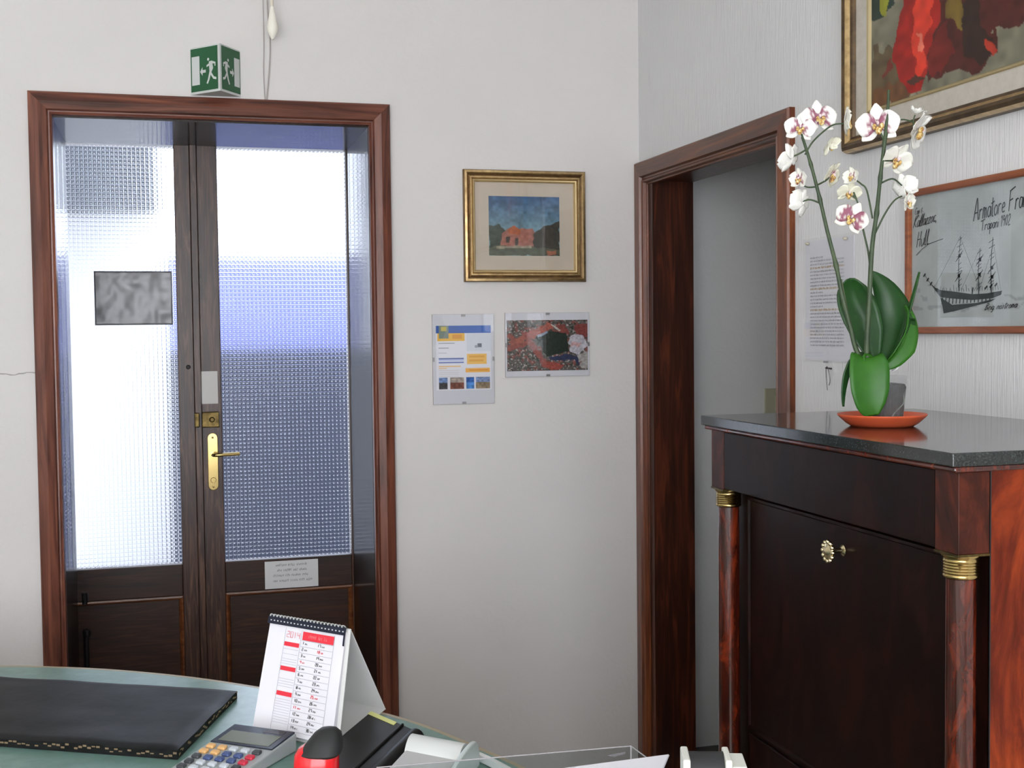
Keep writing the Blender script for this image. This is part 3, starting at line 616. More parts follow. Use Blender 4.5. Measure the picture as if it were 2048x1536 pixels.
for (x, z0, z1) in ((.186, .088, .200), (.250, .080, .171), (.289, .08, .190)):
    ribbon(bm, *g, [(x - .003, z0), (x - .005, (z0 + z1) / 2), (x + .001, z1)], [.0028, .0020, .0013])
    for k in range(9):
        zz = z0 + (z1 - z0) * (.12 + .1 * k) + r.uniform(-.004, .004); ribbon(bm, *g, [(x - .006 - r.random() * .006, zz - .003), (x + .004 + r.random() * .004, zz + .003)], .001)
for x, z in ((.184, .160), (.182, .119), (.250, .148), (.249, .118), (.287, .130), (.288, .112)):
    ribbon(bm, *g, [(x - .013, z - .012), (x, z), (x + .011, z + .010)], [.001, .003, .001]); ribbon(bm, *g, [(x - .004, z), (x + .004, z)], .007)
ribbon(bm, *g, [(.2287, .0934), (.2257, .080)], .004)
for k in range(26):
    x = .10 + k * .0083; ribbon(bm, *g, [(x, .086), (x + r.uniform(-.004, .004), .092 + r.random() * .012)], .0012)
ribbon(bm, *g, [(.062, .128), (.075, .114), (.095, .100)], .0012)
for x, z in ((.062, .126), (.074, .116), (.086, .107), (.27, .092), (.285, .094), (.30, .096)): ribbon(bm, *g, [(x - .004, z - .003), (x + .004, z + .003)], .004)
for a, b in (((.186, .199), (.10, .10)), ((.186, .199), (.25, .09)), ((.25, .17), (.19, .09)), ((.289, .19), (.315, .085)), ((.289, .17), (.25, .09))): ribbon(bm, *g, [a, b], .0006)
obj('ship_drawing', bm, mat('faded_ink', (.035, .045, .045), .7), sp)
obj('picture_glass', B((XR - .0095, sy0 - .0146, sz0 + .0146), (XR - .008, sy0 - sW + .0146, sz0 + sH - .0146)), M_pglass, sp)

# printed notice in a clear cover, and the wire hook under it
nt_ = thing('wall_notice', (1.566, 2.72, 1.435), 'printed white notice in a clear cover pinned beside the passage casing', 'notice')
ny, nz, nw, nh = 2.838, 1.437, .232, .302
bm = BM(); hexa(bm, [(XR - .001, ny, nz), (XR - .001, ny - nw, nz), (XR - .0025, ny - nw, nz), (XR - .0025, ny, nz), (XR - .001, ny, nz + nh), (XR - .001, ny - nw, nz + nh), (XR - .0035, ny - nw, nz + nh), (XR - .0035, ny, nz + nh)])
obj('paper_sheet', bm, mat('notice_white', (.66, .66, .70), .6), nt_)
bm = BM(); gg = ((XR - .0042, ny, nz), UY, (0, 0, 1), NX)
for k in range(26):
    z = nh - .045 - k * .0088
    if k in (3, 9, 15): continue
    scribble(bm, *gg, .028, .19 if k not in (0, 10, 14) else .09, z, .0032, .0009, 100 + k)
obj('print_lines', bm, mat('pale_print', (.38, .38, .42), .7), nt_)
for k in (3, 9, 15):
    bm = BM(); scribble(bm, *gg, .028, .19, nh - .045 - k * .0088, .004, .0012, 200 + k)
    obj('orange_line', bm, mat('orange_print', (.55, .38, .20), .7), nt_)
bm = BM(); box(bm, (XR - .0055, ny + .006, nz - .004), (XR - .0048, ny - nw - .008, nz + nh + .006)); obj('clear_cover', bm, M_pglass, nt_)
for y in (ny - .02, ny - nw + .03):
    bm = BM(); lathe(bm, [(.004, 0), (.004, .006), (.003, .008), (0, .008)], (XR - .0055, y, nz + nh - .006), NX, 14); obj('pin', bm, mat('beige_pin', (.5, .46, .36), .4), nt_, smooth=True)
bm = BM(); box(bm, (XR - .007, 2.742, 1.432), (XR - .0055, 2.722, 1.437)); obj('clip', bm, mat('steel_clip', (.35, .34, .34), .35, .9), nt_)
hk = thing('wire_hook', (1.565, 2.71, 1.37), 'thin wire loop hanging from a nail below the printed notice', 'hook')
bm = BM(); tube(bm, [(XR - .001, 2.712, 1.418), (XR - .018, 2.712, 1.420)], .0022, 8); obj('nail', bm, mat('dark_steel', (.12, .12, .12), .4, .8), hk)
bm = BM(); tube(bm, smoothpts([(XR - .010, 2.7165, 1.365), (XR - .010, 2.721, 1.39), (XR - .013, 2.718, 1.414), (XR - .014, 2.712, 1.4235), (XR - .013, 2.706, 1.414), (XR - .010, 2.704, 1.39), (XR - .010, 2.709, 1.377)]), .0010, 6); obj('wire_loop', bm, mat('dark_steel', (.12, .12, .12), .4, .8), hk, smooth=True)
# beige switch box in the passage
sb = thing('passage_switch', (2.14, 4.06, 1.2), 'beige switch plate on the dim passage wall', 'switch')
obj('plate', B((2.08, 4.060, 1.19), (2.21, 4.0695, 1.30)), mat('beige_switch', (.42, .40, .28), .5), sb, bevel=.002)
obj('rocker', B((2.12, 4.056, 1.215), (2.16, 4.060, 1.275)), mat('beige_rocker', (.48, .46, .34), .45), sb, bevel=.001)

# ================================================================ SECRETARY CABINET
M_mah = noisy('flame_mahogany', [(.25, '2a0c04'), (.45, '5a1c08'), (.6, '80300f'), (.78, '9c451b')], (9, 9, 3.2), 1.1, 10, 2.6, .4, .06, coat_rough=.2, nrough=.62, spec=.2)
M_mahshade = noisy('shaded_mahogany', [(.25, '080302'), (.5, '160805'), (.78, '2a1008')], (7, 7, 2.6), 1.2, 10, 2.2, .4, .05, coat_rough=.2, nrough=.62, spec=.12)  # same wood as the side panel, with the front's shade put into the colour
M_mahc = noisy('column_mahogany', [(.3, '120503'), (.5, '3f1409'), (.72, '7c2c12')], (14, 14, 5), 1.4, 10, 2.2, .2, .6, coat_rough=.06, nrough=.62)
M_mahb = noisy('block_mahogany', [(.25, '170804'), (.5, '3a160b'), (.75, '5c2614')], (9, 9, 5), 1.4, 10, 2.2, .4, .1, spec=.2, nrough=.62)
M_marble = mat('black_granite', (.02, .02, .02), .13, coat=.3)
n = N_(M_marble, 'ShaderNodeTexNoise'); n.inputs['Scale'].default_value = 420; n.inputs['Detail'].default_value = 3; LK(M_marble, coords(M_marble), n.inputs['Vector'])
LK(M_marble, ramp(M_marble, n.outputs['Fac'], [(.42, (.008, .012, .011)), (.62, (.022, .028, .026)), (.74, (.07, .08, .075))]), PB(M_marble).inputs['Base Color'])
cb = thing('secretary_cabinet', (1.32, 1.93, 0), 'mahogany secretary cabinet with two columns and a black stone top', 'cabinet')
CY0, CY1, CF, CBODY, CZ = 1.512, 2.345, 1.078, 1.131, 1.311
obj('stone_top', B((1.062, 1.503, 1.320), (1.569, 2.362, 1.340)), M_marble, cb, bevel=.0015, label='polished black stone top')
bm = BM(); box(bm, (1.066, 1.505, 1.3115), (1.569, 2.356, 1.3198)); obj('top_moulding', bm, M_mahc, cb, bevel=.003)
bm = BM(); box(bm, (CBODY, CY0, .07), (1.566, CY1, CZ)); obj('carcass', bm, M_mahshade, cb); obj('side_panel', B((CBODY, CY0 - .0006, .07), (1.566, CY0 + .004, CZ)), M_mah, cb)
bm = BM(); box(bm, (CF, CY0, 1.192), (CBODY - .001, CY0 + .056, CZ)); obj('corner_block', bm, M_mahb, cb, bevel=.001); bm = BM(); box(bm, (CF, CY1 - .056, 1.192), (CBODY - .001, CY1, CZ)); obj('corner_block', bm, M_mahb, cb, bevel=.001)
dr = obj('drawer', B((CF + .001, CY0 + .058, 1.194), (CBODY - .001, CY1 - .058, CZ - .002)), M_mahshade, cb, bevel=.001)
bm = BM(); box(bm, (CF - .001, CY0 - .001, 1.1885), (CBODY - .001, CY0 + .057, 1.192)); obj('brass_strip', bm, M_brassold, cb)
bm = BM(); box(bm, (CF - .001, CY1 - .057, 1.1885), (CBODY - .001, CY1 + .001, 1.192)); obj('brass_strip', bm, M_brassold, cb)
bm = BM(); box(bm, (CBODY - .0006, CY0 - .0008, .08), (CBODY + .0012, CY0 + .001, CZ)); obj('edge_line', bm, M_black, cb)
for y in (1.540, 2.316):
    col = obj('column', lathe(BM(), [(.0245, .125), (.0235, .14), (.0225, .5), (.0215, 1.158)], (1.1025, y, 0), (0, 0, 1), 32), M_mahc, cb, smooth=True)
    bm = BM(); pr = [(.0225, 1.153), (.0255, 1.155)]
    for k in range(6): pr += [(.0262, 1.158 + k * .0042), (.0248, 1.160 + k * .0042)]
    pr += [(.0262, 1.1845), (.0285, 1.1868), (.0285, 1.1884)]
    lathe(bm, pr, (1.1025, y, 0), (0, 0, 1), 32); obj('brass_capital', bm, M_brass, col, smooth=True, angle=60)
    bm = BM(); lathe(bm, [(.030, .100), (.030, .108), (.026, .112), (.027, .125), (.024, .128)], (1.1025, y, 0), (0, 0, 1), 32); obj('brass_base', bm, M_brass, col, smooth=True)
bm = BM(); box(bm, (1.085, 1.500, 0), (1.569, 2.356, .070)); box(bm, (1.072, CY0, .070), (CBODY, CY0 + .058, .1)); box(bm, (1.072, CY1 - .058, .070), (CBODY, CY1, .1)); obj('plinth', bm, M_mahshade, cb, bevel=.002)
ff = obj('fall_front', B((CBODY - .006, 1.585, .700), (CBODY, 2.272, 1.180)), M_mahshade, cb, bevel=.002)
bm = BM(); frame(bm, (CBODY - .0062, 2.272, .700), UY, (0, 0, 1), NX, .687, .48, [(0, 0), (.002, .004), (.007, .004), (.010, 0)]); obj('bead', bm, M_mahshade, ff)
for y0, y1 in ((1.585, 1.926), (1.931, 2.272)):
    obj('cupboard_door', B((CBODY - .006, y0, .085), (CBODY, y1, .690)), M_mahshade, cb, bevel=.002)
# brass rosette pull
kx, ky, kz = CBODY - .006, 1.903, 1.130
bm = BM(); lathe(bm, [(.009, 0), (.010, .002), (.005, .006), (.004, .018), (.007, .024), (.016, .027), (.0175, .030), (.0165, .033), (.010, .033), (.006, .036), (0, .037)], (kx, ky, kz), NX, 28)
for k in range(12):
    a = k * PI / 6; bmesh.ops.create_uvsphere(bm, u_segments=8, v_segments=6, radius=.0042, matrix=Matrix.Translation((kx - .031, ky + .0168 * math.cos(a), kz + .0168 * math.sin(a))))
obj('rosette_knob', bm, mat('pale_brass', (.72, .62, .38), .2, 1.0), ff, smooth=True, label='brass rosette knob')

# ================================================================ SAUCER AND ORCHID
OC = Vector((1.25, 1.965, 1.34)); OR = Vector((.9635, -.267, 0)).normalized(); OF = Vector((.267, .9635, 0)).normalized(); OV = Vector((.5365, .8439, 0)).normalized(); OZ = Vector((0, 0, 1))
def O(a, b, d=0):
    """millimetres across / up / away from the saucer's middle"""
    return OC + OR * ((a / .977 - 10) / 1102 * (1 + d / 2233)) + OV * (d / 1000) + OZ * (.0124 + b * .000929)
SCN = O(0, 0); SCN.z = 1.340
bm = BM(); lathe(bm, [(0, .003), (.050, .003), (.058, .006), (.072, .019), (.077, .021), (.079, .0225), (.079, .0205), (.077, .018), (.064, .006), (.055, .0004), (.045, .0004), (0, .0004)], SCN, (0, 0, 1), 64)
obj('plant_saucer', bm, noisy('terracotta_plastic', [(.3, (.62, .095, .035)), (.7, (.74, .13, .05))], nscale=6, rough=.35), smooth=True, label='orange plastic saucer under the orchid pot on the black stone top', cat='saucer')
orch = thing('potted_orchid', (SCN.x, SCN.y, 1.343), 'white and magenta orchid with two tall stems in a clear plastic pot', 'plant')
pc_ = O(11, 0, 4)
def pot_glass():
    m = mat('clear_pot_plastic', (.35, .36, .36), .12, trans=.0, alpha=.13); return m
bm = BM(); lathe(bm, [(0, .0012), (.0265, .0012), (.027, .004), (.0345, .082), (.0365, .083), (.0365, .088), (.034, .088), (.0262, .005), (0, .003)], (pc_.x, pc_.y, 1.3435), (0, 0, 1), 40)
obj('clear_pot', bm, pot_glass(), orch, smooth=True, label='clear plastic pot')
bm = BM(); lathe(bm, [(0, .006), (.0250, .006), (.0255, .012), (.0315, .066), (.029, .072), (0, .075)], (pc_.x, pc_.y, 1.3435), (0, 0, 1), 40)
bmesh.ops.subdivide_edges(bm, edges=bm.edges[:], cuts=2)
r = random.Random(3)
for v in bm.verts: v.co += Vector((r.uniform(-1, 1), r.uniform(-1, 1), r.uniform(-1, 1))) * .0012
obj('bark', bm, noisy('bark', [(.35, (.012, .011, .011)), (.58, (.04, .037, .035)), (.76, (.25, .24, .23))], nscale=95, dist=1.5, rough=.9, nrough=.7), orch)
bm = BM()
for k in range(5):
    a0 = r.uniform(0, 6.28); rr = .029
    pts = [(pc_.x + (rr + .0012) * math.cos(a0 + t * .35 * r.choice((1, 1.4))) * (.84 + .045 * t), pc_.y + (rr + .0012) * math.sin(a0 + t * .35) * (.84 + .045 * t), 1.352 + t * .015) for t in range(5)]
    tube(bm, smoothpts(pts), .0011, 6)
obj('root', bm, mat('pale_root', (.20, .22, .19), .7), orch, smooth=True)
bm = BM(); sheetp = [O(18, 92, -4), O(30, 97, -8), O(40, 113, -4), O(44, 118, 4), O(34, 116, 14), O(22, 104, 12)]
v = [bm.verts.new(p) for p in sheetp]; bm.faces.new(v); bmesh.ops.subdivide_edges(bm, edges=bm.edges[:], cuts=1)
o_ = obj('tag', bm, mat('clear_tag', (.75, .75, .75), .3), orch); q_ = o_.modifiers.new('t', 'SOLIDIFY'); q_.thickness = .0006

M_leaf = noisy('orchid_leaf', [(.3, (.008, .040, .009)), (.7, (.020, .085, .013))], (1, 1, 1), 9, rough=.38, spec=.35, bmp=.05)
M_leafb = noisy('orchid_leaf_fresh', [(.3, (.018, .095, .008)), (.7, (.04, .165, .012))], (1, 1, 1), 9, rough=.4, spec=.35, bmp=.05)
PB(M_leaf).inputs['Subsurface Weight'].default_value = 0.0
M_stem = noisy('orchid_stem', [(.3, (.025, .045, .022)), (.7, (.06, .09, .04))], nscale=30, rough=.5)
M_stick = mat('green_stick', (.10, .12, .06), .6)
def leafmesh(name, mid, widths, side, fold=.25, m=None, thick=.0022):
    """mid: centre line points; side: across direction; fold: how far the halves rise"""
    C = smoothpts(mid, 5); n = len(C); side = Vector(side).normalized(); nx = 8; bm = BM(); g = []
    W = np.interp(np.linspace(0, 1, n), np.linspace(0, 1, len(widths)), widths)
    for i, c in enumerate(C):
        t = (C[min(i + 1, n - 1)] - C[max(i - 1, 0)]).normalized(); s = (side - t * side.dot(t)).normalized(); nn = s.cross(t)
        row = []
        for k in range(nx + 1):
            x = -1 + 2 * k / nx; h = (abs(x) ** 1.3) * fold * W[i] * .001 - (1 - abs(x)) ** 4 * .0015
            row.append(bm.verts.new(c + s * (x * W[i] * .001 * .5) + nn * h))
        g.append(row)
    for i in range(n - 1):
        for k in range(nx): bm.faces.new((g[i][k], g[i][k + 1], g[i + 1][k + 1], g[i + 1][k]))
    o = obj(name, bm, m or M_leaf, orch, smooth=True, angle=80); md = o.modifiers.new('thickness', 'SOLIDIFY'); md.thickness = thick; md.offset = 0
    return o
leafmesh('leaf', [O(-14, 104, 0), O(-26, 150, 14), O(-42, 200, 24), O(-58, 245, 22), O(-62, 276, 12)], [9, 34, 60, 68, 66, 54, 14], (.95, -.35, 0), .18)
leafmesh('leaf', [O(-6, 104, 2), O(10, 150, 20), O(20, 198, 32), O(10, 245, 36), O(-20, 290, 34)], [10, 54, 82, 84, 62, 36, 3], (.9, -.4, .1), -.18)
leafmesh('leaf', [O(0, 100, -4), O(24, 125, -8), O(44, 160, -4), O(50, 200, 6), O(44, 222, 14)], [10, 34, 46, 36, 20, 3], (.7, .3, -.5), .35, M_leafb)
leafmesh('leaf', [O(4, 100, 10), O(30, 150, 14), O(52, 215, 12), O(73, 286, 4)], [8, 16, 15, 11, 2], (.5, .85, -.2), .3)
leafmesh('leaf', [O(-16, 106, -6), O(-24, 120, -20), O(-27, 110, -34), O(-26, 72, -42), O(-24, 36, -44), O(-20, 10, -42)], [12, 44, 66, 72, 68, 52, 22], (1, -.27, 0), -.12, M_leafb)
leafmesh('leaf', [O(-22, 104, 0), O(-46, 120, -4), O(-62, 96, -6), O(-72, 60, -8), O(-76, 26, -10)], [8, 22, 24, 20, 12, 2], (.6, .4, .3), .3)
leafmesh('leaf', [O(-22, 102, 6), O(-30, 122, 16), O(-12, 137, 24), O(10, 126, 30), O(22, 108, 34)], [8, 22, 26, 18, 2], (.3, .9, .2), .2, M_leafb)
leafmesh('leaf', [O(-20, 100, -8), O(-42, 118, -22), O(-52, 105, -26)], [14, 34, 22, 4], (.9, -.1, .5), .2, M_leafb)
leafmesh('leaf', [O(10, 110, 0), O(46, 150, 6), O(56, 190, 2), O(53, 206, -6)], [6, 12, 20, 14, 2], (.4, .2, -.8), .2)
def stem(name, pts, r0, r1, m=None, nodes=()):
    C = smoothpts([O(*p) for p in pts], 5); n = len(C); rad = [(r0 + (r1 - r0) * i / (n - 1)) for i in range(n)]
    for q in nodes:
        i = min(n - 2, max(1, int(q * n))); rad[i] *= 1.35
    bm = BM(); tube(bm, C, rad, 10); return obj(name, bm, m or M_stem, orch, smooth=True, angle=80)
stem('stem', [(-22, 98, -10), (-48, 130, -12), (-63, 184, -14), (-78, 242, -14), (-90, 301, -10), (-106, 364, -6), (-121, 428, -4), (-136, 487, 0), (-149, 531, 4), (-157, 556, 8)], .0046, .0024, nodes=(.45, .66, .8))
stem('stem', [(-20, 98, -18), (-30, 125, -22), (-25, 233, -26), (-20, 330, -26), (-11, 399, -24), (-4, 467, -20), (4, 535, -18), (10, 594, -16), (12, 635, -16)], .0052, .0024, nodes=(.5, .62, .75, .86))
stem('support_stick', [(-20, 96, 0), (-46, 135, 2), (-63, 193, 0), (-80, 274, -4)], .0016, .0016, M_stick)
stem('side_stem', [(-22, 250, -14), (-24, 300, -8), (-28, 330, -4), (-37, 369, 0), (-45, 413, 6), (-57, 447, 8)], .0022, .0014)
for p in ([(-19, 389, -24), (-30, 443, -14), (-41, 457, -6), (-52, 466, 0)], [(-14, 360, -24), (6, 399, -22), (23, 423, -18), (38, 432, -14)], [(-150, 516, 2), (-135, 540, 0), (-111, 563, 4), (-94, 574, 8), (-76, 576, 10)],
          [(-129, 455, -4), (-111, 465, 4), (-104, 472, 10)], [(-129, 453, -4), (-145, 452, -6), (-158, 458, -8)], [(-2, 457, -20), (20, 465, -18), (38, 452, -16)], [(4, 516, -18), (12, 560, -14), (35, 579, -10), (62, 574, -6)],
          [(-149, 525, 4), (-165, 516, 2), (-176, 512, 0)], [(-118, 420, -4), (-140, 428, -6), (-156, 424, -8)], [(4, 535, -18), (-4, 556, -14), (-9, 566, -12)], [(0, 500, -19), (14, 500, -14), (24, 502, -10)], [(-36, 372, 0), (-48, 384, -2), (-58, 390, -4)], [(-50, 430, 6), (-60, 438, 6)]):
    stem('side_stem', p, .0017, .0013)
def petal_profile(kind):
    if kind == 'wide': return [.16, .62, 1.02, 1.16, 1.08, .78, .18]
    return [.14, .34, .54, .62, .56, .36, .06]
def bloom(pos, size, facing, roll=0.0, closed=0.0, dark=.5, seed=0, bud=False, pale=0.0):
    """size: whole width in mm; facing: direction the flower looks (right, up, toward camera)"""
    r = random.Random(seed); R = size * .5 * .001; N = (OR * facing[0] + OZ * facing[1] - OF * facing[2]).normalized()
    up = (OZ - N * OZ.dot(N)).normalized(); rt = up.cross(N)
    u2 = up * math.cos(roll) + rt * math.sin(roll); r2 = rt * math.cos(roll) - up * math.sin(roll); P0 = O(*pos)
    bm = BM(); lay_ = bm.verts.layers.float_color.new('paint')
    white = np.array((.80, .79, .74)) * (1 - pale) + np.array((.72, .70, .50)) * pale; mag = np.array((.22, .012, .075)); pink = np.array((.62, .36, .45))
    def petal(ang, L, W, kind, cup, lift):
        d = u2 * math.cos(ang) + r2 * math.sin(ang); s = -u2 * math.sin(ang) + r2 * math.cos(ang); prof = petal_profile(kind); nL, nW = 9, 6; g = []
        for i in range(nL + 1):
            t = i / nL; w_ = np.interp(t, np.linspace(0, 1, len(prof)), prof) * W * R * .5; row = []
            for k in range(nW + 1):
                x = -1 + 2 * k / nW
                z = cup * R * (t * t * .45) + cup * R * .20 * x * x * t + lift * R + .03 * R * math.sin(5 * t + 3 * x + ang)
                v = bm.verts.new(P0 + d * (t * L * R * (1 - .25 * abs(cup))) + s * (w_ * x) + N * z)
                blot = max(0, 1 - t * (2.0 - dark)) * (.35 + .9 * abs(math.sin(7 * t * (1 + x) + 3 * ang + seed))) if kind == 'wide' else max(0, .9 - t * 1.9) * dark * 1.3
                blot = min(1, blot * dark * 1.5)
                c_ = (mag * .9 + white * .1) if (blot > .56 and t > .05) else (white * .75 + pink * .25 if blot > .42 else white)
                v[lay_] = (*c_, 1); row.append(v)
            g.append(row)
        for i in range(nL):
            for k in range(nW): bm.faces.new((g[i][k], g[i][k + 1], g[i + 1][k + 1], g[i + 1][k]))
    c = closed
    petal(0, 1.0, 1.0, 'narrow', c * 1.2 - .1, -.03); petal(2.25, .95, 1.0, 'narrow', c * 1.1 - .1, -.03); petal(-2.25, .95, 1.0, 'narrow', c * 1.1 - .1, -.03)
    if not bud: petal(1.38, 1.0, .95, 'wide', c - .05, .02); petal(-1.38, 1.0, .95, 'wide', c - .05, .02)
    else: petal(1.38, .9, .5, 'wide', c, .02); petal(-1.38, .9, .5, 'wide', c, .02)
    me = bpy.data.meshes.new('blossom'); 
    for v in bm.verts: v.co -= OFF[orch]
    for f in bm.faces: f.smooth = True
    bm.to_mesh(me); bm.free(); me.materials.append(M_petal); ob = bpy.data.objects.new('blossom', me); COL.objects.link(ob); ob.parent = orch; OFF[ob] = OFF[orch]
    q = ob.modifiers.new('t', 'SOLIDIFY'); q.thickness = .0005
    if bud: return ob
    # lip: cupped yellow-white tongue with two side lobes and a little column above
    bm = BM(); F = P0 + N * .10 * R
    def blob(c, a, b, d, mtx=None): bmesh.ops.create_uvsphere(bm, u_segments=10, v_segments=7, radius=1, matrix=Matrix.Translation(c) @ Matrix(((r2.x, u2.x, N.x, 0), (r2.y, u2.y, N.y, 0), (r2.z, u2.z, N.z, 0), (0, 0, 0, 1))) @ Matrix.Diagonal((a * R, b * R, d * R, 1)))
    blob(F - u2 * .24 * R + N * .16 * R, .15, .20, .12); blob(F - u2 * .06 * R + r2 * .16 * R + N * .12 * R, .10, .15, .10); blob(F - u2 * .06 * R - r2 * .16 * R + N * .12 * R, .10, .15, .10)
    obj('lip', bm, M_lip, ob, smooth=True)
    bm = BM(); blob2 = None
    def blobc(c, a, b, d): bmesh.ops.create_uvsphere(bm, u_segments=8, v_segments=6, radius=1, matrix=Matrix.Translation(c) @ Matrix(((r2.x, u2.x, N.x, 0), (r2.y, u2.y, N.y, 0), (r2.z, u2.z, N.z, 0), (0, 0, 0, 1))) @ Matrix.Diagonal((a * R, b * R, d * R, 1)))
    blobc(F + u2 * .10 * R + N * .08 * R, .07, .11, .13); obj('flower_column', bm, M_ccol, ob, smooth=True)
    return ob
M_petal = attr_mat('petal', .55); PB(M_petal).inputs['Transmission Weight'].default_value = 0
M_lip = noisy('lip', [(.35, (.16, .02, .03)), (.5, (.62, .40, .10)), (.65, (.80, .74, .48))], nscale=220, rough=.5)
M_ccol = mat('column_pale', (.78, .60, .62), .5)
BL = [((-160, 567, 6), 52, (-.1, .0, 1), .15, .1, .75, 0), ((-123, 586, 10), 62, (.15, .1, 1), -.1, .05, .85, 0), ((-72, 579, 12), 56, (1, .0, .15), .2, .4, .3, 0.2),
      ((-102, 536, 14), 42, (.9, -.5, -.4), .4, .5, .4, .6), ((-176, 508, 0), 58, (-.7, .35, -.7), .6, .5, .1, 0), ((-160, 467, -8), 40, (-.8, .0, .6), .1, .55, .7, .1),
      ((-100, 477, 14), 50, (.6, -.35, .5), .3, .3, .5, .6), ((-156, 420, -8), 58, (-.6, .25, -.7), -.4, .5, .35, 0), ((-58, 472, 4), 36, (-.7, .1, .5), .0, .6, .6, .2),
      ((-65, 443, 8), 44, (.0, -.6, .8), .1, .3, .2, .6), ((-60, 391, -4), 56, (-.25, .05, 1), .5, .1, 1.0, .2), ((-9, 568, -12), 70, (-.25, -.05, 1), -.1, .1, .8, 0),
      ((66, 560, -6), 78, (.55, -.3, .35), .7, .35, .25, 0), ((26, 503, -10), 62, (.25, -.45, .8), .35, .35, .4, .2), ((42, 448, -16), 52, (.65, .3, -.6), .3, .5, .3, 0), ((48, 420, -14), 40, (.6, -.1, .6), -.2, .5, .3, .2)]
for k, (p, s_, f_, ro, cl_, dk, pl_) in enumerate(BL): bloom(p, s_ * 1.14, f_, ro, cl_, dk, seed=k * 3 + 1, pale=pl_)
bloom((64, 592, -8), 34, (.2, .9, .3), .1, .95, .5, seed=77, bud=True)
stem('side_stem', [(60, 566, -6), (60, 578, -8), (63, 588, -8)], .0014, .0012)

# ================================================================ DESK AND WHAT STANDS ON IT
DZ = .75
M_desk = noisy('green_laminate', [(.3, (.115, .215, .180)), (.55, (.150, .265, .225)), (.75, (.20, .32, .28))], nscale=26, detail=5, rough=.3, coat=0)
edge = [(-2.15, 1.0), (-2.15, 2.1), (-2.05, 2.5), (-1.75, 2.88), (-1.35, 3.08), (-.95, 3.135), (-.65, 3.12), (-.404, 3.066), (-.267, 3.012), (-.132, 2.941), (.023, 2.833), (.168, 2.703), (.284, 2.580), (.385, 2.458), (.462, 2.340), (.530, 2.190), (.588, 2.045), (.65, 1.85), (.71, 1.65), (.752, 1.45), (.765, 1.2), (.765, 1.0)]
ep = [(p.x, p.y) for p in smoothpts([(x, y, 0) for x, y in edge[1:-1]], 4)]; ep = [edge[0]] + ep + [edge[-1]]
dk = thing('desk', (-.6, 2.0, 0), 'round-ended desk with a green mottled laminate top and beige edge band', 'desk')
def offs(P, d):
    out = []
    for i, p in enumerate(P):
        a = Vector(P[max(i - 1, 0)]); b = Vector(P[min(i + 1, len(P) - 1)]); t = (b - a).normalized(); out.append((p[0] - t.y * d, p[1] + t.x * d))
    return out
inn = offs(ep, -.010)
bm = BM(); prism(bm, [(x, y, DZ - .034) for x, y in inn], (0, 0, .034)); obj('desk_top', bm, M_desk, dk)
bm = BM(); a = [[bm.verts.new((x, y, z)) for x, y in P] for P, z in ((inn, DZ - .036), (ep, DZ - .036), (ep, DZ + .0002), (inn, DZ + .0002))]
for k in range(4):
    for i in range(len(ep) - 1): bm.faces.new((a[k][i], a[k][i + 1], a[(k + 1) % 4][i + 1], a[(k + 1) % 4][i]))
obj('edge_band', bm, mat('beige_edge', (.38, .31, .20), .45), dk)
M_dbody = noisy('desk_body', [(.3, (.20, .19, .17)), (.7, (.26, .25, .22))], nscale=8, rough=.6)
kk = offs(ep, -.10)[2:-2]
bm = BM(); prism(bm, [(x, y, .0) for x, y in kk] + [(x, y, .0) for x, y in offs(kk, -.02)[::-1]], (0, 0, DZ - .036)); obj('modesty_panel', bm, M_dbody, dk)

def loc(o, U, V): return lambda a, b, z=0: Vector(o) + Vector(U) * a + Vector(V) * b + Vector((0, 0, z))
def lbox(bm, L, a0, a1, b0, b1, z0, z1): return hexa(bm, [L(a0, b0, z0), L(a1, b0, z0), L(a1, b1, z0), L(a0, b1, z0), L(a0, b0, z1), L(a1, b0, z1), L(a1, b1, z1), L(a0, b1, z1)])
# leather desk pad
PT = Vector((.117, 2.632, DZ)); pu = Vector((-.878, .479, 0)).normalized(); pv = Vector((-.33, -.944, 0)).normalized()
L = loc(PT, pu, pv); pd = thing('desk_pad', (-.15, 2.6, DZ), 'worn black leather desk pad lying at the left of the desk', 'desk pad')
bm = BM(); nx, ny = 44, 30; W_, D_ = .64, .375; nz = vnoise(ny + 1, nx + 1, 7, 90); n3 = vnoise(ny + 1, nx + 1, 3, 91)
g = [[bm.verts.new(L(W_ * i / nx, D_ * j / ny, .0135 + .0045 * nz[j][i] + .0010 * n3[j][i] + (.004 if 0 < j < ny and 0 < i < nx else 0))) for i in range(nx + 1)] for j in range(ny + 1)]
for j in range(ny):
    for i in range(nx): bm.faces.new((g[j][i], g[j][i + 1], g[j + 1][i + 1], g[j + 1][i]))
bd = [g[0][i] for i in range(nx + 1)] + [g[j][nx] for j in range(1, ny + 1)] + [g[ny][i] for i in range(nx - 1, -1, -1)] + [g[j][0] for j in range(ny - 1, 0, -1)]
lo = [bm.verts.new((v.co.x, v.co.y, DZ + .0005)) for v in bd]
for i in range(len(bd)): j = (i + 1) % len(bd); bm.faces.new((bd[i], bd[j], lo[j], lo[i]))
bm.faces.new(lo)
obj('leather', bm, noisy('black_leather', [(.3, (.006, .007, .007)), (.7, (.013, .014, .0135))], nscale=40, rough=.5, spec=.15, bmp=.25, bdist=.002), pd, smooth=True)
bm = BM(); r = random.Random(8)
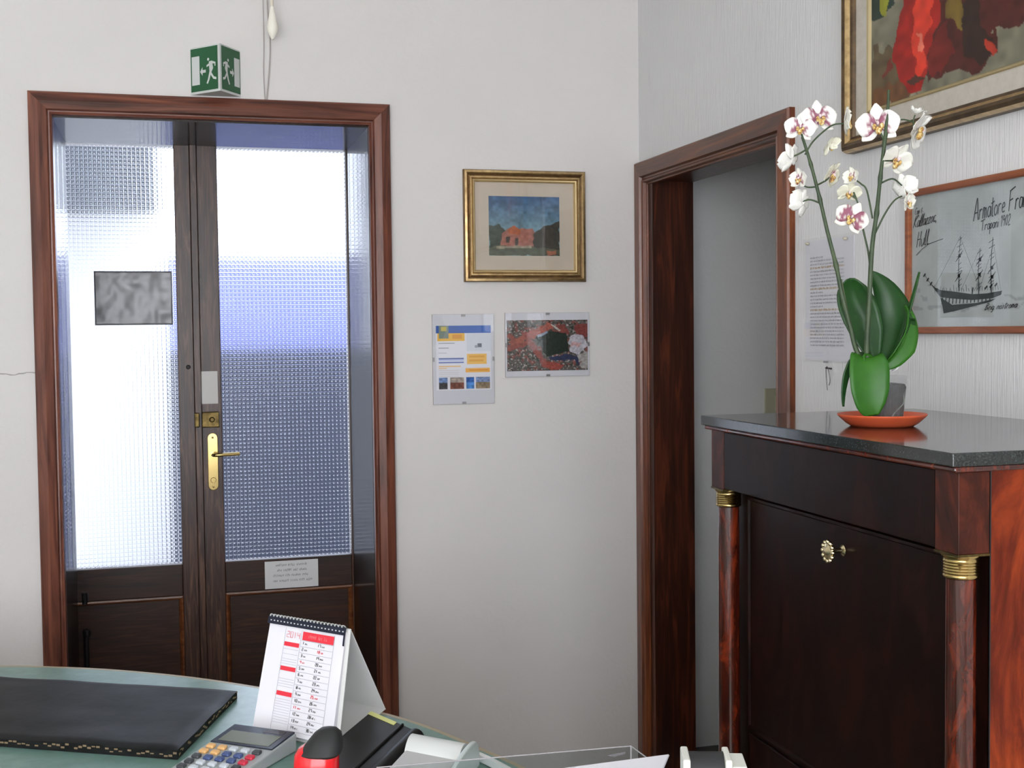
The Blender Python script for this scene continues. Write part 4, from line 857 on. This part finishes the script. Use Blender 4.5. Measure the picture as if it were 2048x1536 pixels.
for (a0, b0, a1, b1) in ((0, 0, 0, D_), (0, D_, W_, D_)):
    nS = 46 if a1 == 0 else 70
    for k in range(nS):
        t = (k + .5) / nS; a = a0 + (a1 - a0) * t; b = b0 + (b1 - b0) * t; s = .0035
        if r.random() < .22: continue
        c = L(a, b, .007 + r.uniform(-.003, .006)); d = (pv if a1 == 0 else pu) * s; nrm = (-pu if a1 == 0 else pv) * .0012; zz = Vector((0, 0, .0016 + r.random() * .002))
        hexa(bm, [c - d, c + d, c + d + nrm, c - d + nrm, c - d + zz, c + d + zz, c + d + nrm + zz, c - d + nrm + zz])
obj('worn_edging', bm, mat('worn_leather_edge', (.22, .16, .09), .7), pd)

# tent calendar
A1 = Vector((.279, 2.240, DZ + .0008)); A0 = Vector((.123, 2.395, DZ + .0008)); e = Vector((.126, .220, 0)); B1_ = A1 + e; B0_ = A0 + e
ap1 = Vector((.3255, 2.380, .941)); ap0 = Vector((.1935, 2.558, .941)); dd_ = (ap0 - ap1).normalized(); Wc = (A0 - A1).length
dd_ = ((A0 - A1).normalized() + dd_).normalized(); A0 = A1 + dd_ * .215; ap0 = ap1 + dd_ * .215; B0_ = B1_ + dd_ * .215
cal = thing('desk_calendar', ((A1 + B0_) / 2)[:], 'standing white tent calendar with red headings, open at 2014', 'calendar')
M_board = mat('calendar_board', (.74, .74, .72), .6)
U_ = -dd_; V_ = (ap0 - A0).normalized(); Nf = U_.cross(V_).normalized()
if Nf.y > 0: Nf = -Nf
Hc = (ap0 - A0).length
bm = BM(); prism(bm, [A0, A1, ap1, ap0], -Nf * .0016); obj('front_board', bm, M_board, cal)
Vb = (ap0 - B0_).normalized(); Nb = U_.cross(Vb).normalized()
bm = BM(); prism(bm, [B0_ - U_ * .0, B1_, ap1, ap0], Nb * .0016 if Nb.y < 0 else -Nb * .0016); obj('back_board', bm, M_board, cal)
bm = BM(); q = Vector((0, 0, .0010)); prism(bm, [A0, A1, B1_, B0_], q); obj('base_board', bm, M_board, cal)
PW, PHh = .203, Hc - .014; PO = A0 + U_ * .003 + V_ * .004 + Nf * .0005
bm = BM()
for k in range(7):
    o2 = PO + Nf * (.0005 + k * .0007) + U_ * (.0003 * k); curl = .0012 * k
    prism(bm, [o2 + Nf * curl, o2 + U_ * PW + Nf * curl, o2 + U_ * PW + V_ * PHh, o2 + V_ * PHh], Nf * .0003)
obj('pages', bm, mat('calendar_paper', (.80, .79, .84), .55), cal)
CO = PO + Nf * .0062; cg = (CO, U_, V_, Nf); 
# the front page leans a little with the curled stack
Vp = (V_ * PHh - Nf * .0072 * .98).normalized(); CO = PO + Nf * (.0055 + .0074); cg = (CO, U_, Vp, Nf)
def prect(bm, x0, y0, x1, y1, lift=.0004):
    bm.faces.new([bm.verts.new(CO + U_ * a + Vp * b + Nf * lift) for a, b in ((x0, y0), (x1, y0), (x1, y1), (x0, y1))])
T_ = PHh - .012
for rc in [(.096, T_ - .020, .178, T_ - .002)] + [(.050, T_ - .038 - k * .0515, .090, T_ - .029 - k * .0515) for k in range(3)]:
    bm = BM(); prect(bm, *rc); obj('red_bar', bm, mat('calendar_red', (.80, .035, .06), .5), cal)
bm = BM()
for k in range(15):
    y = T_ - .021 - k * .0132
    if y > .002: ribbon(bm, *cg, [(.094, y), (.178, y)], .0006, .0005)
for k in range(30):
    y = T_ - .044 - k * .0052
    if y > .002 and not any(T_ - .043 - j * .0515 < y < T_ - .024 - j * .0515 for j in range(3)) and k not in (1, 3, 9, 10, 11): ribbon(bm, *cg, [(.050, y), (.090, y)], .0005, .0005)
for x in (.049, .0925, .179): ribbon(bm, *cg, [(x, T_), (x, .002)], .0007, .0005)
obj('ruled_lines', bm, mat('ruled_grey', (.36, .36, .42), .6), cal)
def digits(bm, x, y, num, s, wd):
    D = {'0': [[(0, 0), (0, 1), (.5, 1), (.5, 0), (0, 0)]], '1': [[(.25, 0), (.25, 1)]], '2': [[(0, 1), (.5, 1), (.5, .5), (0, .5), (0, 0), (.5, 0)]], '3': [[(0, 1), (.5, 1), (.5, 0), (0, 0)], [(0, .5), (.5, .5)]],
         '4': [[(0, 1), (0, .5), (.5, .5)], [(.5, 1), (.5, 0)]], '5': [[(.5, 1), (0, 1), (0, .5), (.5, .5), (.5, 0), (0, 0)]], '6': [[(.5, 1), (0, 1), (0, 0), (.5, 0), (.5, .5), (0, .5)]], '7': [[(0, 1), (.5, 1), (.5, 0)]],
         '8': [[(0, 0), (0, 1), (.5, 1), (.5, 0), (0, 0)], [(0, .5), (.5, .5)]], '9': [[(.5, 0), (.5, 1), (0, 1), (0, .5), (.5, .5)]]}
    for ch in num:
        for st in D[ch]: ribbon(bm, *cg, [(x + a * s, y + b * s) for a, b in st], wd, .0006)
        x += s * .75
    return x
bk, rd = BM(), BM()
for k in range(16):
    y = T_ - .0292 - k * .0132
    if y < .004: break
    for col, off, reds in ((.099, 1, (4, 11)), (.139, 17, (18, 25))):
        nday = off + k; t = rd if nday in reds else bk
        if nday <= 31: x = digits(t, col, y, str(nday), .0056, .0013); scribble(t, *cg, x + .002, x + .010, y, .0026, .0007, nday, .0006)
obj('day_numbers', bk, M_ink, cal)
obj('red_numbers', rd, M_redink, cal); rd = BM(); digits(rd, .054, T_ - .019, '2014', .0125, .0010); obj('year', rd, M_redink, cal)
bm = BM(); write(bm, *cg, 'Cama', .118, T_ - .015, .008, .0007, sq=1.4, lift=.0006) if False else scribble(bm, *cg, .112, .160, T_ - .015, .006, .0008, 9, .0006)
obj('month_print', bm, mat('pale_red_print', (.85, .30, .30), .6), cal)
# navy binding strip with its wire
bm = BM(); s0 = A0 + V_ * (Hc - .0185) + Nf * .0082; prism(bm, [s0, s0 + U_ * .209, s0 + U_ * .209 + V_ * .0165 - Nf * .001, s0 + V_ * .0165 - Nf * .001], Nf * .0008)
prism(bm, [s0 + U_ * .2055 - V_ * .022, s0 + U_ * .209 - V_ * .022, s0 + U_ * .209 + V_ * .01, s0 + U_ * .2055 + V_ * .01], Nf * .0016)
prism(bm, [s0 + V_ * .0160, s0 + U_ * .209 + V_ * .0160, s0 + U_ * .209 + V_ * .0195 - Nf * .009, s0 + V_ * .0195 - Nf * .009], Nf * .0004)
obj('binding_strip', bm, mat('navy_card', (.008, .012, .030), .45), cal)
bm = BM()
for k in range(22):
    c = s0 + U_ * (.008 + k * .0092) + V_ * .006 + Nf * .0010; prism(bm, [c, c + U_ * .0034, c + U_ * .0034 + V_ * .0026, c + V_ * .0026], Nf * .0003)
    c = s0 + U_ * (.006 + k * .0092) + V_ * .0165
    tube(bm, smoothpts([c + Nf * .0012 - V_ * .001, c + Nf * .0002 + V_ * .0030, c - Nf * .006 + V_ * .0050, c - Nf * .012 + V_ * .003], 3), .0014, 6)
obj('wire_binding', bm, mat('white_wire', (.75, .77, .76), .3, .3), cal, smooth=True)

# calculator
CT = Vector((.098, 2.345, DZ)); cu = Vector((.108, -.084, 0)).normalized(); cv = Vector((-cu.y * -1, 0, 0)); cv = Vector((-.62, -.785, 0)).normalized(); L = loc(CT, cu, cv)
cc = thing('calculator', (CT + cu * .07 + cv * .09)[:], 'grey desk calculator with dark-rimmed display in front of the calendar', 'calculator')
def slope_box(bm, a0, a1, b0, b1, zb0, zb1, zt0, zt1): return hexa(bm, [L(a0, b0, zb0), L(a1, b0, zb0), L(a1, b1, zb1), L(a0, b1, zb1), L(a0, b0, zt0), L(a1, b0, zt0), L(a1, b1, zt1), L(a0, b1, zt1)])
zt = lambda b: .034 - .10 * b
bm = BM(); slope_box(bm, 0, .137, 0, .20, .0005, .0005, zt(0), zt(.20)); obj('case', bm, mat('calculator_grey', (.36, .38, .38), .4), cc, bevel=.003)
bm = BM(); slope_box(bm, .002, .135, .002, .078, zt(0) - .001, zt(.078) - .001, zt(0) + .003, zt(.078) + .002); obj('display_bezel', bm, mat('navy_bezel', (.018, .024, .045), .25), cc, bevel=.003)
bm = BM(); slope_box(bm, .014, .122, .028, .070, zt(.028) + .002, zt(.07) + .0015, zt(.028) + .0034, zt(.07) + .0028); obj('display', bm, mat('lcd_grey', (.145, .155, .115), .3), cc)
bm = BM(); slope_box(bm, .076, .120, .008, .021, zt(.008) + .002, zt(.021) + .002, zt(.008) + .0036, zt(.021) + .0032); obj('solar_cell', bm, mat('solar_brown', (.035, .025, .028), .2), cc)
kc = {'w': mat('key_white', (.52, .56, .60), .35), 'o': mat('key_orange', (.72, .42, .17), .35), 'b': mat('key_blue', (.06, .09, .22), .35), 'k': mat('key_dark', (.05, .055, .06), .35), 'r': mat('key_red', (.55, .03, .06), .35)}
for row, s_ in enumerate(('oowwk', 'oobbr', 'kbbbr', 'kwwwk', 'kwwwk')):
    for k, ch in enumerate(s_):
        a = .010 + k * .0245; b = .091 + row * .021
        bm = BM(); slope_box(bm, a, a + .0165, b, b + .0125, zt(b) - .001, zt(b + .0125) - .001, zt(b) + .0065, zt(b + .0125) + .0055); obj('key', bm, kc[ch], cc, bevel=.003)

# red and black upright desk tool (stapler standing on its end)
st = thing('stapler', (.222, 2.01, DZ), 'red stapler with a rounded black rubber nose, standing before the calendar', 'stapler')
su = Vector((.955, -.297, 0)); sv = Vector((.297, .955, 0)); S0 = Vector((.217, 2.005, DZ)); L = loc(S0, su, sv)
def loft(bm, secs, seg=28):
    """secs: (a, b, z, half width, half depth) rounded sections"""
    rings = []
    for a, b, z, hw, hd in secs:
        rings.append([bm.verts.new(L(a + hw * math.copysign(abs(math.cos(t)) ** .75, math.cos(t)), b + hd * math.copysign(abs(math.sin(t)) ** .75, math.sin(t)), z)) for t in [2 * PI * k / seg for k in range(seg)]])
    for A, Bq in zip(rings, rings[1:]):
        for k in range(seg): bm.faces.new((A[k], A[(k + 1) % seg], Bq[(k + 1) % seg], Bq[k]))
    bm.faces.new(rings[0][::-1]); bm.faces.new(rings[-1]); return bm
bm = loft(BM(), [(-.004, 0, .0, .036, .030), (-.004, 0, .01, .037, .031), (-.003, .0, .060, .037, .030), (-.002, 0, .080, .036, .029), (.000, .003, .088, .033, .026), (.006, .006, .095, .026, .02), (.012, .008, .100, .018, .014)])
obj('red_body', bm, mat('red_plastic', (.80, .012, .018), .22, coat=.3), st, smooth=True)
bm = loft(BM(), [(.004, -.004, .079, .030, .024), (.004, -.002, .083, .0345, .0285), (.007, .002, .090, .0325, .0285), (.011, .006, .100, .0285, .026), (.0145, .009, .111, .0225, .021), (.016, .010, .118, .014, .013), (.0165, .010, .1205, .006, .006)])
obj('rubber_grip', bm, mat('black_rubber', (.018, .019, .019), .55), st, smooth=True)

# black organiser with a yellow tab
bo = thing('organiser', (.33, 2.2, DZ), 'black leather organiser with a yellow paper tab at its far end', 'organiser')
ou = Vector((.398, -.918, 0)).normalized(); ov = Vector((-.50, -.866, 0)).normalized(); S0 = Vector((.3585, 2.352, DZ)); L = loc(S0, ou, ov)
bm = BM(); lbox(bm, L, 0, .145, 0, .268, .0005, .007); lbox(bm, L, 0, .145, 0, .268, .027, .034); obj('cover', bm, mat('organiser_black', (.006, .0065, .006), .45, spec=.2), bo, bevel=.003)
bm = BM(); lbox(bm, L, .004, .128, .006, .262, .007, .027); obj('inner_leaves', bm, mat('organiser_inner', (.03, .03, .028), .6), bo)
bm = BM(); tube(bm, [L(.150, -.004, .018), L(.150, .272, .018)], .0175, 16); tube(bm, [L(.112, .004, .0355), L(.112, .266, .0355)], .0028, 8); obj('spine_roll', bm, mat('organiser_black'), bo, smooth=True)
bm = BM(); lbox(bm, L, .002, .092, .004, .020, .0342, .0352); obj('yellow_tab', bm, mat('yellow_paper', (.74, .74, .28), .6), bo, label='yellow paper tab')

# white machine with a roll cover
wm = thing('card_terminal', (.40, 2.05, DZ), 'white plastic desk machine with a rounded roll cover beside the organiser', 'machine')
wu = Vector((.70, -.714, 0)).normalized(); wv = Vector((-.50, -.866, 0)).normalized(); S0 = Vector((.415, 2.158, DZ)); L = loc(S0, wu, wv)
M_wp = mat('white_plastic', (.66, .68, .66), .38)
bm = BM(); hexa(bm, [L(.0, .03, .0005), L(.11, .03, .0005), L(.11, .16, .0005), L(.0, .16, .0005), L(.0, .03, .042), L(.11, .03, .042), L(.11, .16, .038), L(.0, .16, .038)]); obj('body', bm, mat('pale_grey_plastic', (.50, .50, .49), .45), wm, bevel=.004)
bm = BM(); n_ = 14; A_ = [L(0, .045 + .040 * math.cos(t), .016 + .042 * math.sin(t)) for t in [PI * k / n_ for k in range(n_ + 1)]]; prism(bm, A_, wu * .112); obj('roll_cover', bm, M_wp, wm, smooth=True, angle=50)
bm = BM(); tube(bm, smoothpts([L(.120, .012, .012), L(.120, .014, .040), L(.119, .030, .052), L(.117, .10, .053), L(.115, .20, .049), L(.113, .31, .042)]), [.008] * 20 + [.010], 12) if False else None
C_ = smoothpts([L(.118, -.006, .006), L(.118, -.004, .036), L(.118, .016, .056), L(.117, .07, .058), L(.116, .13, .050), L(.115, .17, .036), L(.115, .17, .004)], 4)
bm = BM(); prism(bm, C_, wu * .009); ridge = obj('side_fin', bm, mat('milky_plastic', (.58, .64, .62), .3), wm, bevel=.003)
# white curved strip by the desk edge
ws = thing('paper_strip', (.53, 2.06, DZ), 'narrow white strip curving along the desk edge', 'strip')
C_ = smoothpts([(.498, 2.150, DZ + .010), (.525, 2.082, DZ + .011), (.545, 2.020, DZ + .011), (.566, 1.955, DZ + .010), (.575, 1.87, DZ + .008)], 5)
bm = BM()
hexl = []
for i, c in enumerate(C_):
    t = (C_[min(i + 1, len(C_) - 1)] - C_[max(i - 1, 0)]).normalized(); s = Vector((-t.y, t.x, 0)) * .005; hexl.append([bm.verts.new(c + q) for q in (-s - Vector((0, 0, .0085)), s - Vector((0, 0, .0085)), s + Vector((0, 0, .004)), -s + Vector((0, 0, .004)))])
for A, Bq in zip(hexl, hexl[1:]):
    for k in range(4): bm.faces.new((A[k], A[(k + 1) % 4], Bq[(k + 1) % 4], Bq[k]))
bm.faces.new(hexl[0]); bm.faces.new(hexl[-1][::-1]); obj('strip_body', bm, mat('white_strip', (.78, .78, .76), .4), ws)

# clear acrylic tray with papers, near the lower edge of the picture
at = thing('acrylic_tray', (.45, 1.5, DZ), 'clear acrylic letter tray with smudged sides at the near end of the desk', 'tray')
bm = BM(); q0, q1, q2, q3 = Vector((.255, 1.634, 0)), Vector((.615, 1.612, 0)), Vector((.626, 1.455, 0)), Vector((.245, 1.475, 0)); zt_ = .930
def wall_(p, q, z0, z1, th=.003):
    d = (q - p).normalized(); nn = Vector((-d.y, d.x, 0)) * th; prism(bm, [p + Vector((0, 0, z0)), q + Vector((0, 0, z0)), q + Vector((0, 0, z1)), p + Vector((0, 0, z1))], nn)
wall_(q0, q1, DZ + .001, zt_); wall_(q1, q2, DZ + .001, zt_ ); wall_(q3, q0, DZ + .001, zt_)
prism(bm, [p + Vector((0, 0, DZ + .001)) for p in (q0, q1, q2, q3)], (0, 0, .003)); obj('tray_body', bm, M_acryl, at)
bm = BM(); M_rim = mat('acrylic_rim', (.34, .32, .33), .2)
for p, q in ((q0, q1), (q1, q2)): tube(bm, [p + Vector((0, 0, zt_)), q + Vector((0, 0, zt_))], .0009, 6)
tube(bm, [q1 + Vector((0, 0, DZ)), q1 + Vector((0, 0, zt_))], .0014, 6); obj('polished_rim', bm, M_rim, at)
bm = BM()
for pts in ([(.28, -.030), (.300, -.024), (.335, -.022), (.345, -.030), (.320, -.036), (.285, -.038)], [(.325, -.010), (.352, -.007), (.352, -.010), (.335, -.013)]):
    d = (q1 - q0).normalized(); prism(bm, [q0 + d * a + Vector((0, -.0006, zt_ + b)) for a, b in pts], (0, -.0003, 0))
obj('smudge', bm, mat('grey_smudge', (.22, .21, .22), .6, alpha=.6), at)
ps = thing('paper_stack', (.53, 1.51, .932), 'sheaf of white papers lying across the top of the clear tray', 'papers')
bm = BM()
for k in range(6):
    o2 = Vector((-.0006 * k, -.0008 * k, .0006 * k)); prism(bm, [Vector(p) + o2 for p in ((.430, 1.545, .9315), (.650, 1.556, .9315), (.594, 1.462, .9315), (.40, 1.456, .9315))], (0, 0, .0004))
obj('sheets', bm, mat('sheet_bright', (.82, .82, .88), .6), ps)

# tape dispenser like object: black drum between white cheeks
td = thing('tape_dispenser', (.64, 1.36, DZ), 'black drum held between two white plastic cheeks at the bottom edge', 'dispenser')
tu = Vector((.945, -.327, 0)); tv = Vector((.327, .945, 0)); S0 = Vector((.598, 1.378, DZ)); L = loc(S0, tu, tv)
bm = BM(); lbox(bm, L, -.002, .072, -.05, .05, .0005, .15); obj('stand', bm, mat('dispenser_black', (.02, .021, .022), .4), td, bevel=.003)
M_chk = mat('cream_white', (.74, .75, .68), .35)
for a0, a1, zz in ((-.006, .003, .251), (.045, .053, .251), (.053, .071, .243)):
    bm = BM(); lbox(bm, L, a0, a1, -.03, .022, .150, zz); obj('cheek', bm, M_chk, td, bevel=.002)
bm = BM(); tube(bm, [L(.003, 0, .2255), L(.045, 0, .2255)], .0255, 28); obj('drum', bm, mat('dispenser_black', (.02, .021, .022), .4), td, smooth=True, angle=50)
